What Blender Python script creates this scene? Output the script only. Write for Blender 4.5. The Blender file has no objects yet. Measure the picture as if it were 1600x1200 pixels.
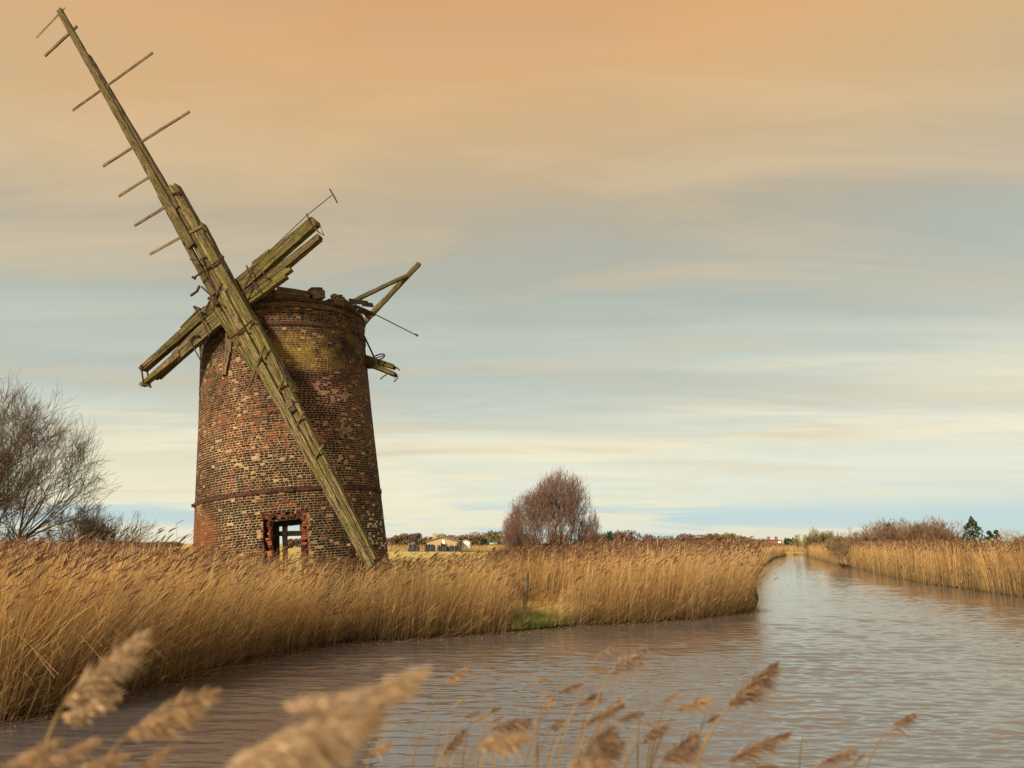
import bpy, math, random
import numpy as np
from mathutils import Vector
rng = np.random.default_rng(7); random.seed(7)
sc = bpy.context.scene
COL = sc.collection
# ---------------------------------------------------------------- camera, sky, sun, exposure
F = 1200.0; PITCH = math.atan(249 / F); CAMZ = 2.5
cd = bpy.data.cameras.new('camera'); cam = bpy.data.objects.new('camera', cd); COL.objects.link(cam)
cam.location = (0, 0, CAMZ); cam.rotation_euler = (math.pi / 2 + PITCH, 0, 0)
cd.sensor_width = 36; cd.lens = 36 * F / 1600; cd.clip_start = .05; cd.clip_end = 6000
cd.dof.use_dof = True; cd.dof.focus_distance = 22; cd.dof.aperture_fstop = 2.6
sc.camera = cam
sc.view_settings.view_transform = 'Standard'; sc.view_settings.look = 'None'
sc.view_settings.exposure = .42; sc.view_settings.gamma = 1
SUN_EL = math.radians(29); SUN_AZ = math.radians(216)      # compass style: 0 = +Y, clockwise
sd = Vector((math.sin(SUN_AZ) * math.cos(SUN_EL), math.cos(SUN_AZ) * math.cos(SUN_EL), math.sin(SUN_EL)))
sl = bpy.data.lights.new('sun', 'SUN'); sun = bpy.data.objects.new('sun', sl); COL.objects.link(sun)
sl.energy = 5.0; sl.angle = math.radians(8); sl.color = (1, .86, .66)
sun.rotation_euler = sd.to_track_quat('Z', 'Y').to_euler(); sun.location = (-30, -30, 40)

def lin(c):
    return tuple(((x / 255) / 12.92 if x / 255 <= .04045 else ((x / 255 + .055) / 1.055) ** 2.4) for x in c)

W = bpy.data.worlds.new("World"); sc.world = W; W.use_nodes = True
nt = W.node_tree; nt.nodes.clear(); N = nt.nodes.new; L = nt.links.new
out = N('ShaderNodeOutputWorld'); bg = N('ShaderNodeBackground'); L(bg.outputs[0], out.inputs[0])
sky = N('ShaderNodeTexSky'); sky.sky_type = 'NISHITA'; sky.sun_disc = False
sky.sun_elevation = SUN_EL; sky.sun_rotation = SUN_AZ
tc = N('ShaderNodeTexCoord'); sep = N('ShaderNodeSeparateXYZ'); L(tc.outputs['Generated'], sep.inputs[0])
def math_(op, a, b=None, c=None):
    m = N('ShaderNodeMath'); m.operation = op
    for i, v in enumerate((a, b, c)):
        if v is None: continue
        if isinstance(v, (int, float)): m.inputs[i].default_value = v
        else: L(v, m.inputs[i])
    return m.outputs[0]
def mixc(f, a, b, mode='MIX'):
    m = N('ShaderNodeMix'); m.data_type = 'RGBA'; m.blend_type = mode
    for i, v in ((0, f), (6, a), (7, b)):
        if isinstance(v, (int, float)): m.inputs[i].default_value = v
        elif isinstance(v, tuple): m.inputs[i].default_value = (*v, 1)
        else: L(v, m.inputs[i])
    return m.outputs[2]
def ramp(fac, stops):
    r = N('ShaderNodeValToRGB'); L(fac, r.inputs[0]); e = r.color_ramp.elements
    while len(e) < len(stops): e.new(.5)
    for i, (p, c) in enumerate(stops): e[i].position = p; e[i].color = (*c, 1)
    return r.outputs[0]
def noise(vec, scale, detail=4, rough=.5, dist=0):
    n = N('ShaderNodeTexNoise'); L(vec, n.inputs['Vector']); n.inputs['Scale'].default_value = scale
    n.inputs['Detail'].default_value = detail; n.inputs['Roughness'].default_value = rough
    n.inputs['Distortion'].default_value = dist; return n.outputs[0]
# clouds lie on a far flat layer: direction divided by its height
zc = math_('MAXIMUM', sep.outputs[2], .0)
zd = math_('ADD', zc, .07)
cx = math_('DIVIDE', sep.outputs[0], zd); cy = math_('DIVIDE', sep.outputs[1], zd)
com = N('ShaderNodeCombineXYZ'); L(cx, com.inputs[0]); L(cy, com.inputs[1])
mp = N('ShaderNodeMapping'); L(com.outputs[0], mp.inputs[0]); mp.inputs['Rotation'].default_value = (0, 0, math.radians(-42)); mp.inputs['Scale'].default_value = (.33, 1.1, 1)
mp2 = N('ShaderNodeMapping'); L(com.outputs[0], mp2.inputs[0]); mp2.inputs['Rotation'].default_value = (0, 0, math.radians(-5)); mp2.inputs['Scale'].default_value = (.16, .42, 1); mp2.inputs['Location'].default_value = (1.3, 4.1, 0)
n1 = noise(mp.outputs[0], 1.5, 7, .6, .7)
n2 = noise(mp2.outputs[0], 2.2, 7, .58, .5)
zw = math_('ADD', zc, math_('MULTIPLY', math_('SUBTRACT', n1, .5), .21))
zw = math_('ADD', zw, math_('MULTIPLY', sep.outputs[0], -.05))
grad = ramp(zw, [(0, lin((222, 224, 206))), (.05, lin((236, 232, 206))), (.12, lin((236, 228, 198))), (.2, lin((200, 203, 186))),
                 (.3, lin((178, 184, 170))), (.38, lin((186, 174, 150))), (.47, lin((207, 177, 132))), (.56, lin((221, 173, 119))),
                 (.67, lin((210, 153, 98))), (.78, lin((168, 158, 148))), (1, lin((146, 152, 156)))])
# soft grey-blue troughs and warmer bright streaks in the cloud layer
tro = ramp(n2, [(0, (0, 0, 0)), (.44, (0, 0, 0)), (.66, (1, 1, 1)), (1, (1, 1, 1))])
up = ramp(zc, [(0, (0, 0, 0)), (.08, (.2, .2, .2)), (.2, (1, 1, 1)), (.55, (.5, .5, .5)), (1, (.2, .2, .2))])
c1 = mixc(math_('MULTIPLY', math_('MULTIPLY', tro, up), .5), grad, lin((158, 168, 162)))
bri = ramp(n1, [(0, (0, 0, 0)), (.48, (0, 0, 0)), (.72, (1, 1, 1)), (1, (1, 1, 1))])
c2 = mixc(math_('MULTIPLY', bri, .5), c1, lin((228, 206, 168)))
# pale blue gaps just over the horizon
mp3 = N('ShaderNodeMapping'); L(tc.outputs['Generated'], mp3.inputs[0]); mp3.inputs['Scale'].default_value = (1.6, 1.6, 26); mp3.inputs['Location'].default_value = (.6, .2, 0.35)
n3 = noise(mp3.outputs[0], 1.5, 4, .5, .2)
gap = ramp(n3, [(0, (0, 0, 0)), (.47, (0, 0, 0)), (.53, (1, 1, 1)), (1, (1, 1, 1))])
low = ramp(zc, [(0, (.8, .8, .8)), (.035, (1, 1, 1)), (.055, (.3, .3, .3)), (.2, (.15, .15, .15)), (.3, (0, 0, 0))])
c3 = mixc(math_('MULTIPLY', math_('MULTIPLY', gap, low), .8), c2, lin((178, 208, 214)))
nsc = mixc(1.0, sky.outputs[0], (.1, .1, .1), 'MULTIPLY')
c4 = mixc(.93, nsc, c3)
L(c4, bg.inputs[0]); bg.inputs[1].default_value = .80

# ---------------------------------------------------------------- geometry from the photograph's rays
cp, sp_ = math.cos(PITCH), math.sin(PITCH)
def ray(px, py):
    a = (px - 800) / F; b = (600 - py) / F
    return np.array([a, cp - b * sp_, sp_ + b * cp])
def P(px, py, Y):
    r = ray(px, py); return np.array([0, 0, CAMZ]) + r * (Y / r[1])
def G(px, py, z=0.0):
    r = ray(px, py); return np.array([0, 0, CAMZ]) + r * ((z - CAMZ) / r[2])
def proj(p):
    p = np.asarray(p, float); q = p - np.array([0, 0, CAMZ])
    d = q[..., 1] * cp + q[..., 2] * sp_; u = -q[..., 1] * sp_ + q[..., 2] * cp
    return 800 + F * q[..., 0] / d, 600 - F * u / d

# ---------------------------------------------------------------- materials
def mat(name):
    global nt, N, L
    m = bpy.data.materials.new(name); m.use_nodes = True
    nt = m.node_tree; N = nt.nodes.new; L = nt.links.new
    b = nt.nodes['Principled BSDF']; return m, b
def attr(name='col'):
    a = N('ShaderNodeAttribute'); a.attribute_name = name; return a.outputs[0]
def bump(b, h, strength=.5, dist=.02):
    n = N('ShaderNodeBump'); n.inputs['Strength'].default_value = strength; n.inputs['Distance'].default_value = dist
    L(h, n.inputs['Height']); L(n.outputs[0], b.inputs['Normal'])
def objvec(scale=(1, 1, 1), kind='Object'):
    t = N('ShaderNodeTexCoord'); m = N('ShaderNodeMapping'); L(t.outputs[kind], m.inputs[0]); m.inputs['Scale'].default_value = scale
    return m.outputs[0]
def rough(b, r, spec=.3):
    b.inputs['Roughness'].default_value = r; b.inputs['Specular IOR Level'].default_value = spec
M = {}
m, b = mat('brickwork'); rough(b, .9, .2)
v = objvec(); nz = noise(v, 26, 4, .6); nf = noise(v, 3, 4, .6)
c = mixc(1.0, attr(), ramp(nz, [(.25, (.45, .45, .45)), (.5, (1, 1, 1)), (.75, (1.5, 1.45, 1.35))]), 'MULTIPLY')
c = mixc(.7, c, ramp(nf, [(.3, (.6, .6, .6)), (.6, (1.15, 1.15, 1.15))]), 'MULTIPLY')
L(c, b.inputs['Base Color']); bump(b, nz, .7, .02); M['brick'] = m
def timber(name, dark, light, green, moss=.5):
    m, b = mat(name); rough(b, .88, .2)
    t = N('ShaderNodeUVMap'); mm = N('ShaderNodeMapping'); L(t.outputs[0], mm.inputs[0]); mm.inputs['Scale'].default_value = (1.2, 26, 1)
    g = noise(mm.outputs[0], 1.6, 6, .65, .4)
    v = objvec(); p = noise(v, 1.7, 5, .6); q = noise(v, 9, 4, .6)
    c = ramp(g, [(.36, tuple(x * .25 for x in dark)), (.45, dark), (.56, light), (.75, tuple(min(1, x * 1.5) for x in light))])
    c = mixc(math_('MULTIPLY', ramp(p, [(.42, (0, 0, 0)), (.6, (1, 1, 1))]), moss), c, green)
    c = mixc(ramp(q, [(.3, (.75, .75, .75)), (.45, (0, 0, 0))]), c, tuple(x * .6 for x in dark))
    sp = noise(v, 34, 2, .5)
    c = mixc(math_('MULTIPLY', ramp(sp, [(.62, (0, 0, 0)), (.68, (1, 1, 1))]), .55), c, (.36, .35, .24))
    L(mixc(1., c, attr(), 'MULTIPLY'), b.inputs['Base Color']); bump(b, g, .9, .03); return m
M['wood'] = timber('mossy timber', (.045, .032, .016), (.19, .14, .06), (.095, .09, .016), .6)
M['greywood'] = timber('weathered brown timber', (.07, .045, .028), (.2, .14, .08), (.12, .11, .03), .3)
M['darkwood'] = timber('dark rotten timber', (.03, .022, .016), (.1, .07, .05), (.07, .065, .02), .4)
m, b = mat('rusty iron'); rough(b, .85, .3); v = objvec()
L(ramp(noise(v, 14, 4), [(.35, (.022, .011, .008)), (.65, (.09, .035, .02))]), b.inputs['Base Color']); M['iron'] = m
m, b = mat('flat attribute colour'); rough(b, .85, .15); L(attr(), b.inputs['Base Color']); M['attr'] = m
m, b = mat('dry reed'); rough(b, .75, .25)
L(attr(), b.inputs['Base Color']); tr_ = N('ShaderNodeBsdfTranslucent'); L(attr(), tr_.inputs[0]); ms_ = N('ShaderNodeMixShader'); ms_.inputs[0].default_value = .55
L(b.outputs[0], ms_.inputs[1]); L(tr_.outputs[0], ms_.inputs[2]); L(ms_.outputs[0], nt.nodes['Material Output'].inputs[0]); M['reed'] = m
m, b = mat('reed plume'); rough(b, .95, .05); L(attr(), b.inputs['Base Color']); b.inputs['Sheen Weight'].default_value = .3; tr_ = N('ShaderNodeBsdfTranslucent'); L(attr(), tr_.inputs[0]); ms_ = N('ShaderNodeMixShader'); ms_.inputs[0].default_value = .45
L(b.outputs[0], ms_.inputs[1]); L(tr_.outputs[0], ms_.inputs[2]); L(ms_.outputs[0], nt.nodes['Material Output'].inputs[0]); M['plume'] = m
m, b = mat('bare bark'); rough(b, .9, .1); v = objvec()
L(mixc(1., attr(), ramp(noise(v, 3, 3), [(.3, (.7, .7, .7)), (.7, (1.25, 1.25, 1.25))]), 'MULTIPLY'), b.inputs['Base Color']); M['bark'] = m
m, b = mat('foliage'); rough(b, .9, .1); L(attr(), b.inputs['Base Color']); M['leaf'] = m
m, b = mat('marsh ground'); rough(b, .95, .1)
v = objvec((1, 1, 1)); a1 = noise(v, .06, 6, .6); a2 = noise(objvec((.25, 1, 1)), .5, 6, .65); a3 = noise(v, 9, 4, .7)
c = ramp(a2, [(.3, (.17, .22, .04)), (.45, (.34, .30, .08)), (.56, (.58, .42, .14)), (.7, (.3, .3, .07))])
c = mixc(ramp(a1, [(.4, (0, 0, 0)), (.6, (1, 1, 1))]), c, (.55, .40, .14))
c = mixc(.8, c, ramp(a3, [(.3, (.45, .45, .45)), (.7, (1.4, 1.4, 1.4))]), 'MULTIPLY')
c = mixc(attr('mud'), c, (.035, .022, .012))
L(c, b.inputs['Base Color']); bump(b, a3, .6, .05); M['ground'] = m
m, b = mat('muddy water')
b.inputs['IOR'].default_value = 2.5; b.inputs['Roughness'].default_value = .05
v = objvec((1.1, 3.2, 1)); w1 = noise(v, 1.0, 2, .5, .6); v2 = objvec((3.2, 11, 1)); w2 = noise(v2, 1.0, 3, .6, .8); v3 = objvec((.25, .4, 1)); w3 = noise(v3, 1, 3)
h = math_('ADD', math_('MULTIPLY', w1, .55), math_('MULTIPLY', w2, .3))
h = math_('MULTIPLY', h, ramp(w3, [(.3, (.55, .55, .55)), (.65, (1, 1, 1))]))
bump(b, h, .6, .02)
L(ramp(w3, [(.3, (.082, .073, .072)), (.7, (.108, .097, .097))]), b.inputs['Base Color']); M['water'] = m
def plain(name, col, r=.85, var=.25, sc_=6):
    m, b = mat(name); rough(b, r, .3); v = objvec()
    L(ramp(noise(v, sc_, 4), [(.3, tuple(x * (1 - var) for x in col)), (.7, tuple(min(1, x * (1 + var)) for x in col))]), b.inputs['Base Color']); return m
M['render'] = plain('yellow gable boarding', (.38, .27, .12), .8, .12, .4)
M['roof'] = plain('dull roof sheets', (.2, .14, .1), .7, .2, .5)
M['black'] = plain('black sheeting', (.014, .015, .016), .45, .3, 1)
M['redbrick'] = plain('far red brick', (.26, .09, .05), .9, .2, 2)
M['slate'] = plain('grey slate', (.12, .13, .15), .6, .2, 2)
M['white'] = plain('white paint', (.75, .73, .66), .6, .05)
M['glass'] = plain('dark window', (.03, .035, .04), .2, .1)
M['dune'] = plain('dune grass', (.38, .31, .12), .95, .25, .03)

# ---------------------------------------------------------------- object helpers
def tag(o, label=None, cat=None, group=None, kind=None):
    if label: o['label'] = label
    if cat: o['category'] = cat
    if group: o['group'] = group
    if kind: o['kind'] = kind
    return o
def empty(name, loc, label=None, cat=None, group=None):
    o = bpy.data.objects.new(name, None); COL.objects.link(o); o.location = tuple(float(x) for x in loc); o.empty_display_size = .3
    return tag(o, label, cat, group)
def root_of(p):
    while p is not None and p.parent is not None: p = p.parent
    return p
def build(name, verts, faces, m, parent=None, col=None, uv=None, loc=None, smooth=False, extra=None):
    """faces: (n,4) array or a list of lists; verts in world space, stored relative to the thing's base"""
    verts = np.asarray(verts, np.float64)
    r = root_of(parent)
    base = np.array(r.location) if r is not None else (np.array(loc, float) if loc is not None else np.zeros(3))
    vv = (verts - base).astype(np.float32)
    me = bpy.data.meshes.new(name)
    if isinstance(faces, np.ndarray):
        nf, k = faces.shape
        me.vertices.add(len(vv)); me.vertices.foreach_set('co', vv.ravel())
        me.loops.add(nf * k); me.loops.foreach_set('vertex_index', faces.astype(np.int32).ravel())
        me.polygons.add(nf); me.polygons.foreach_set('loop_start', np.arange(0, nf * k, k, dtype=np.int32))
        me.update(calc_edges=True)
    else:
        me.from_pydata(vv.tolist(), [], [list(map(int, f)) for f in faces])
    me.polygons.foreach_set('use_smooth', np.full(len(me.polygons), smooth))
    a = me.color_attributes.new('col', 'FLOAT_COLOR', 'POINT')
    c = np.ones((len(vv), 4), np.float32)
    if col is not None: c[:, :3] = col
    a.data.foreach_set('color', c.ravel())
    if extra:
        for k_, arr in extra.items():
            e = me.attributes.new(k_, 'FLOAT', 'POINT'); e.data.foreach_set('value', np.asarray(arr, np.float32))
    if uv is not None:
        li = np.empty(len(me.loops), np.int32); me.loops.foreach_get('vertex_index', li)
        u = me.uv_layers.new(name='UVMap'); u.data.foreach_set('uv', np.asarray(uv, np.float32)[li].ravel())
    me.materials.append(m); me.update()
    o = bpy.data.objects.new(name, me); COL.objects.link(o)
    if parent is not None: o.parent = parent
    elif loc is not None: o.location = tuple(float(x) for x in loc)
    return o
class MB:
    """collects pieces that become one mesh"""
    def __init__(s): s.v = []; s.f = []; s.c = []; s.u = []; s.n = 0
    def add(s, v, f, col=(1, 1, 1), uv=None):
        v = np.asarray(v, float); s.v.append(v)
        s.f += [[i + s.n for i in q] for q in f]
        s.c.append(np.broadcast_to(np.asarray(col, float), (len(v), 3))); s.u.append(np.zeros((len(v), 2)) if uv is None else np.asarray(uv)); s.n += len(v)
    def build(s, name, m, parent=None, loc=None, smooth=False):
        return build(name, np.concatenate(s.v), s.f, m, parent, np.concatenate(s.c), np.concatenate(s.u), loc, smooth)
def nrm(v): v = np.asarray(v, float); return v / (np.linalg.norm(v) + 1e-12)
def tube(mb, pts, rad, sides=8, col=(1, 1, 1), cap=True):
    pts = np.asarray(pts, float); K = len(pts); rad = np.broadcast_to(np.asarray(rad, float), (K,))
    d = np.gradient(pts, axis=0); ref = np.array([0, 0, 1.]) if abs(nrm(pts[-1] - pts[0])[2]) < .9 else np.array([1., 0, 0])
    V = []
    for i in range(K):
        t = nrm(d[i]); a = nrm(np.cross(t, ref)); bb = np.cross(t, a)
        for k in range(sides):
            th = 2 * math.pi * k / sides; V.append(pts[i] + rad[i] * (math.cos(th) * a + math.sin(th) * bb))
    f = [[i * sides + k, i * sides + (k + 1) % sides, (i + 1) * sides + (k + 1) % sides, (i + 1) * sides + k] for i in range(K - 1) for k in range(sides)]
    if cap: f += [list(range(sides))[::-1], [(K - 1) * sides + k for k in range(sides)]]
    L_ = np.concatenate([[0], np.cumsum(np.linalg.norm(np.diff(pts, axis=0), axis=1))])
    uv = [(L_[i], k / sides * rad[0] * 6) for i in range(K) for k in range(sides)]
    mb.add(V, f, col, uv)
def box(mb, o, ax, ay, az, sx, sy, sz, col=(1, 1, 1)):
    o, ax, ay, az = map(lambda q: np.asarray(q, float), (o, ax, ay, az))
    V = [o + ax * x * sx / 2 + ay * y * sy / 2 + az * z * sz / 2 for z in (-1, 1) for y in (-1, 1) for x in (-1, 1)]
    f = [[0, 2, 3, 1], [4, 5, 7, 6], [0, 1, 5, 4], [2, 6, 7, 3], [0, 4, 6, 2], [1, 3, 7, 5]]
    mb.add(V, f, col, [(x * sx / 2, y * sy / 2 + z * sz / 2) for z in (-1, 1) for y in (-1, 1) for x in (-1, 1)])
def timberbeam(mb, A, B, wA, wB, nrmv, thick, strips=4, ragged=.3, seed=0, tone=1.0, taperend=True):
    """weathered timber: parallel splintered strips of slightly different height, length and colour"""
    r = np.random.default_rng(seed); A = np.asarray(A, float); B = np.asarray(B, float)
    t = nrm(B - A); nv = nrm(nrmv - np.dot(nrmv, t) * t); s = np.cross(t, nv); Ln = np.linalg.norm(B - A)
    cuts = np.concatenate([[0], np.sort((np.arange(1, strips) + r.uniform(-.3, .3, strips - 1)) / strips), [1]]) if strips > 1 else np.array([0, 1.])
    for k in range(strips):
        K = max(6, int(Ln / .22)); e0 = r.uniform(0, ragged) * (0 if k == strips // 2 else 1); e1 = r.uniform(0, ragged) * (0 if k == strips // 2 else 1)
        x = np.linspace(e0, Ln - e1, K); fr = x / Ln; wd = wA + (wB - wA) * fr
        j0 = r.normal(0, .004, K).cumsum() * .5; gap_ = .004
        v0 = (cuts[k] - .5) * wd + gap_ + r.normal(0, .003, K) + (j0 if k == 0 else 0); v1 = (cuts[k + 1] - .5) * wd - gap_ + r.normal(0, .003, K) + (j0 if k == strips - 1 else 0)
        hf = r.uniform(-.02, .012) + r.normal(0, .003, K); hb = -thick - r.uniform(-.02, .02) + np.zeros(K)
        cc = tone * r.uniform(.7, 1.2) * np.array([1, r.uniform(.93, 1.03), r.uniform(.85, 1.05)])
        V = []
        for i in range(K):
            for (a, b_) in ((v0[i], hf[i]), (v1[i], hf[i] - .004), (v1[i], hb[i]), (v0[i], hb[i])):
                V.append(A + t * x[i] + s * a + nv * b_)
        f = [[i * 4 + q, i * 4 + (q + 1) % 4, (i + 1) * 4 + (q + 1) % 4, (i + 1) * 4 + q] for i in range(K - 1) for q in range(4)]
        f += [[3, 2, 1, 0], [(K - 1) * 4 + q for q in range(4)]]
        off = r.uniform(0, 20)
        uv = [(x[i] + off, [v0[i], v1[i], v1[i] + .1, v0[i] - .1][q] + off) for i in range(K) for q in range(4)]
        mb.add(V, f, cc, uv)
def ribbons(paths, width, side, col):
    """paths (N,K,3), width (N,K), side (N,3), col (N,3) or (N,K,3) -> verts, faces, colours"""
    Nn, K, _ = paths.shape
    off = side[:, None, :] * width[:, :, None] * .5
    V = np.stack([paths - off, paths + off], 2).reshape(-1, 3)
    base = (np.arange(Nn) * K * 2)[:, None] + (np.arange(K - 1) * 2)[None, :]
    Fq = np.stack([base, base + 1, base + 3, base + 2], -1).reshape(-1, 4)
    if col.ndim == 2: col = np.repeat(col[:, None, :], K, 1)
    C = np.repeat(col[:, :, None, :], 2, 2).reshape(-1, 3)
    return V, Fq, C
class RB:
    def __init__(s): s.v = []; s.f = []; s.c = []; s.n = 0
    def add(s, p, w, sd_, c):
        if len(p) == 0: return
        v, f, cc = ribbons(p, w, sd_, c); s.v.append(v); s.f.append(f + s.n); s.c.append(cc); s.n += len(v)
    def build(s, name, m, parent=None, loc=None):
        return build(name, np.concatenate(s.v), np.concatenate(s.f), m, parent, np.concatenate(s.c), loc=loc)
def rside(n, bias=0):
    a = rng.uniform(0, math.pi, n); v = np.stack([np.cos(a) + bias, np.sin(a) * (1 - bias * .5), np.zeros(n)], 1); return v / np.linalg.norm(v, axis=1, keepdims=True)

# ---------------------------------------------------------------- river outline and ground
LB = [G(*q)[:2] for q in [(0, 1130), (100, 1108), (230, 1075), (350, 1042), (430, 1021), (540, 1005), (640, 1000), (740, 993), (800, 988), (880, 981), (1000, 975), (1090, 968), (1150, 960), (1180, 952), (1185, 935), (1180, 915), (1184, 900), (1194, 885), (1212, 873), (1232, 867.5)]]
far = [np.array([-10., 190.]), np.array([-60, 215.]), np.array([-60., 240.]), np.array([20., 225.])]
RBk = [G(*q)[:2] for q in [(1256, 867), (1264, 870), (1280, 875), (1300, 880.5), (1320, 884), (1360, 893), (1400, 903), (1450, 913), (1500, 919), (1540, 925), (1600, 933), (1700, 943)]]
left0 = [np.array([-14.5, 8.2]), np.array([-40., 5.]), np.array([-40., -4.])]
near = [np.array([-14, 3.4]), np.array([-4, 4.6]), np.array([6, 5.0]), np.array([22, 6.0]), np.array([60, 12.])]
poly = np.array(LB + [q for q in far] + RBk + [np.array([60., 24.])] + near[::-1] + left0[::-1])
def sdist(X, Y, poly=poly):
    """signed distance to the river edge, negative in the water"""
    d = np.full(X.shape, 1e9); ins = np.zeros(X.shape, bool); n = len(poly)
    for i in range(n):
        a = poly[i]; b_ = poly[(i + 1) % n]; e = b_ - a
        t = np.clip(((X - a[0]) * e[0] + (Y - a[1]) * e[1]) / (e @ e + 1e-9), 0, 1)
        d = np.minimum(d, np.hypot(X - a[0] - t * e[0], Y - a[1] - t * e[1]))
        c_ = ((a[1] > Y) != (b_[1] > Y)) & (X < (b_[0] - a[0]) * (Y - a[1]) / (b_[1] - a[1] + 1e-12) + a[0]); ins ^= c_
    return np.where(ins, -d, d)
TW = np.array([-6.7, 24.9])
def ground_z(X, Y, d=None):
    if d is None: d = sdist(X, Y)
    z = np.where(d < 0, np.maximum(-1.2, d * .8), .05 + .5 * (1 - np.exp(-d / 1.2)))
    nearb = np.clip((8 - Y) / 4, 0, 1) * (np.abs(X) < 30)
    z = np.where((d > 0), z + nearb * .35 * (1 - np.exp(-d / 1.5)), z)
    z = z + np.where(d > 0, .05 * np.sin(X * .7 + 1.3) * np.sin(Y * .5) * np.clip(d / 2, 0, 1), 0)
    return z
ys = np.concatenate([-np.geomspace(400, 2, 14), np.linspace(-1, 60, 250), np.geomspace(60.5, 260, 140), np.geomspace(265, 5500, 50)])
xh = np.concatenate([np.linspace(0, 1, 90) ** 1.0 * 30, 30 + np.geomspace(.5, 170, 80), 200 + np.geomspace(20, 5300, 30)])
xs = np.concatenate([-xh[::-1], xh[1:]])
X, Y = np.meshgrid(xs, ys); D = sdist(X, Y); Z = ground_z(X, Y, D)
ny, nx = X.shape; idx = np.arange(ny * nx).reshape(ny, nx)
fq = np.stack([idx[:-1, :-1], idx[:-1, 1:], idx[1:, 1:], idx[1:, :-1]], -1).reshape(-1, 4)
mud = np.clip(1 - (D - .2) / 1.6, 0, 1)
tag(build('ground', np.stack([X, Y, Z], -1).reshape(-1, 3), fq, M['ground'], smooth=True, extra={'mud': mud.ravel()}), kind='structure')
wr = np.random.default_rng(99)
yw = [5.0]
while yw[-1] < 230: yw.append(yw[-1] + (.05 if yw[-1] < 7.6 else max(.02, .0019 * yw[-1])))
yw = np.array(yw); xa = np.concatenate([-np.geomspace(9, .9, 22), np.linspace(-.88, .88, 760), np.geomspace(.9, 4, 14)])
XW = yw[:, None] * xa[None, :]; YW = np.repeat(yw[:, None], len(xa), 1); sp = np.maximum(.022, .0024 * YW)
ZW = np.zeros_like(XW); gu = 1 + .35 * np.clip(sum(np.sin(XW * a_ + YW * b_ + c_) for a_, b_, c_ in ((.31, .42, 1), (-.2, .77, 2.2), (.55, -.35, 4), (.9, 1.3, .3))) / 2, -1, 1)
for lam in np.geomspace(.08, .75, 56):
    th_ = math.pi / 2 + wr.normal(0, .33); k_ = 2 * math.pi / lam; ph = wr.uniform(0, 6.28); a_ = .022 * lam / (2 * math.pi) * (1 if lam < .45 else .45 / lam)
    fd = np.clip((lam / sp - 2.6) / 2, 0, 1)
    wob = .6 * np.sin(XW * .8 / lam ** .5 + ph * 3) + .5 * np.sin(YW * 1.1 / lam ** .5 + ph * 5)
    ZW += fd * a_ * np.sin(k_ * (XW * math.cos(th_) + YW * math.sin(th_)) + ph + wob)
ZW *= gu * (.3 + .7 * np.clip(-sdist(XW, YW) / 5.5, 0, 1) ** .8)
ix = np.arange(XW.size).reshape(XW.shape); fw_ = np.stack([ix[:-1, :-1], ix[:-1, 1:], ix[1:, 1:], ix[1:, :-1]], -1).reshape(-1, 4)
tag(build('water', np.stack([XW, YW, ZW], -1).reshape(-1, 3), fw_, M['water'], smooth=True), kind='structure')
# far pale dunes
def ridge(name, x0, x1, Y0, hfun, depth, m):
    n = 120; X_ = np.linspace(x0, x1, n); K = 9; V = []
    for k in range(K):
        s = k / (K - 1); hh = math.sin(math.pi * s) ** .8
        for x in X_: V.append((x, Y0 + s * depth, -.5 + (hfun(x) + .5) * hh))
    i = np.arange(n * K).reshape(K, n); f = np.stack([i[:-1, :-1], i[:-1, 1:], i[1:, 1:], i[1:, :-1]], -1).reshape(-1, 4)
    return tag(build(name, V, f, m, smooth=True), kind='structure')
def dh(x): return 4.2 + 2.2 * math.sin(x * .021 + 1) + 1.4 * math.sin(x * .057) + .5 * math.sin(x * .19)
ridge('dunes', 150, 900, 620, lambda x: dh(x) * min(1, max(0, (x - 150) / 60)), 120, M['dune'])

# ---------------------------------------------------------------- windmill tower
c1_ = np.array([-7.13, 25., 3.89]); AX = nrm([-.102, .019, 1.]); E1 = nrm(np.cross([0, 1, 0], AX)); E2 = np.cross(AX, E1)
hs = [-4.2, -3.3, -2.0, 0, 2.5, 5.1, 6.2]; rs = [3.10, 3.04, 2.965, 2.86, 2.735, 2.645, 2.62]
def R(h): return np.interp(h, hs, rs)
def TP(th, h, r):
    th = np.asarray(th, float); h = np.asarray(h, float); r = np.asarray(r, float)
    return c1_ + (np.cos(th) * r)[..., None] * E1 + (np.sin(th) * r)[..., None] * E2 + h[..., None] * AX
base = c1_ + AX * -3.35; base[2] = .5
mill = empty('windmill', base, 'ruined leaning brick windmill tower with broken mossy sails standing behind the reeds', 'windmill')
HB, HT = -3.5, 5.62; CH = .0735
NT = 168; NC = int(round((HT - HB) / CH)); CH = (HT - HB) / NC
THK = .46
# openings: front window and a rear doorway seen through it
def hit(px, py, rad_off=0):
    """where a view ray meets the outer wall: (theta, h)"""
    r = ray(px, py); best = None
    for s in np.linspace(20, 27.5, 900):
        p = np.array([0, 0, CAMZ]) + r * s / r[1]; q = p - c1_; h = q @ AX; rr = math.hypot(q @ E1, q @ E2)
        if rr < R(h) + rad_off: return math.atan2(q @ E2, q @ E1), h
    return None
w0 = hit(422, 840); w1_ = hit(474, 840); wt = hit(448, 813)
TH0, TH1, HTOP = min(w0[0], w1_[0]), max(w0[0], w1_[0]), wt[1]
def through(px, py):
    r = ray(px, py); last = None
    for s in np.linspace(20, 30, 1600):
        p = np.array([0, 0, CAMZ]) + r * s / r[1]; q = p - c1_; h = q @ AX; rr = math.hypot(q @ E1, q @ E2)
        if rr < R(h) - THK: last = (math.atan2(q @ E2, q @ E1), h)
    return last
ra = through(432, 840); rb = through(478, 840); rt = through(450, 821)
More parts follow.
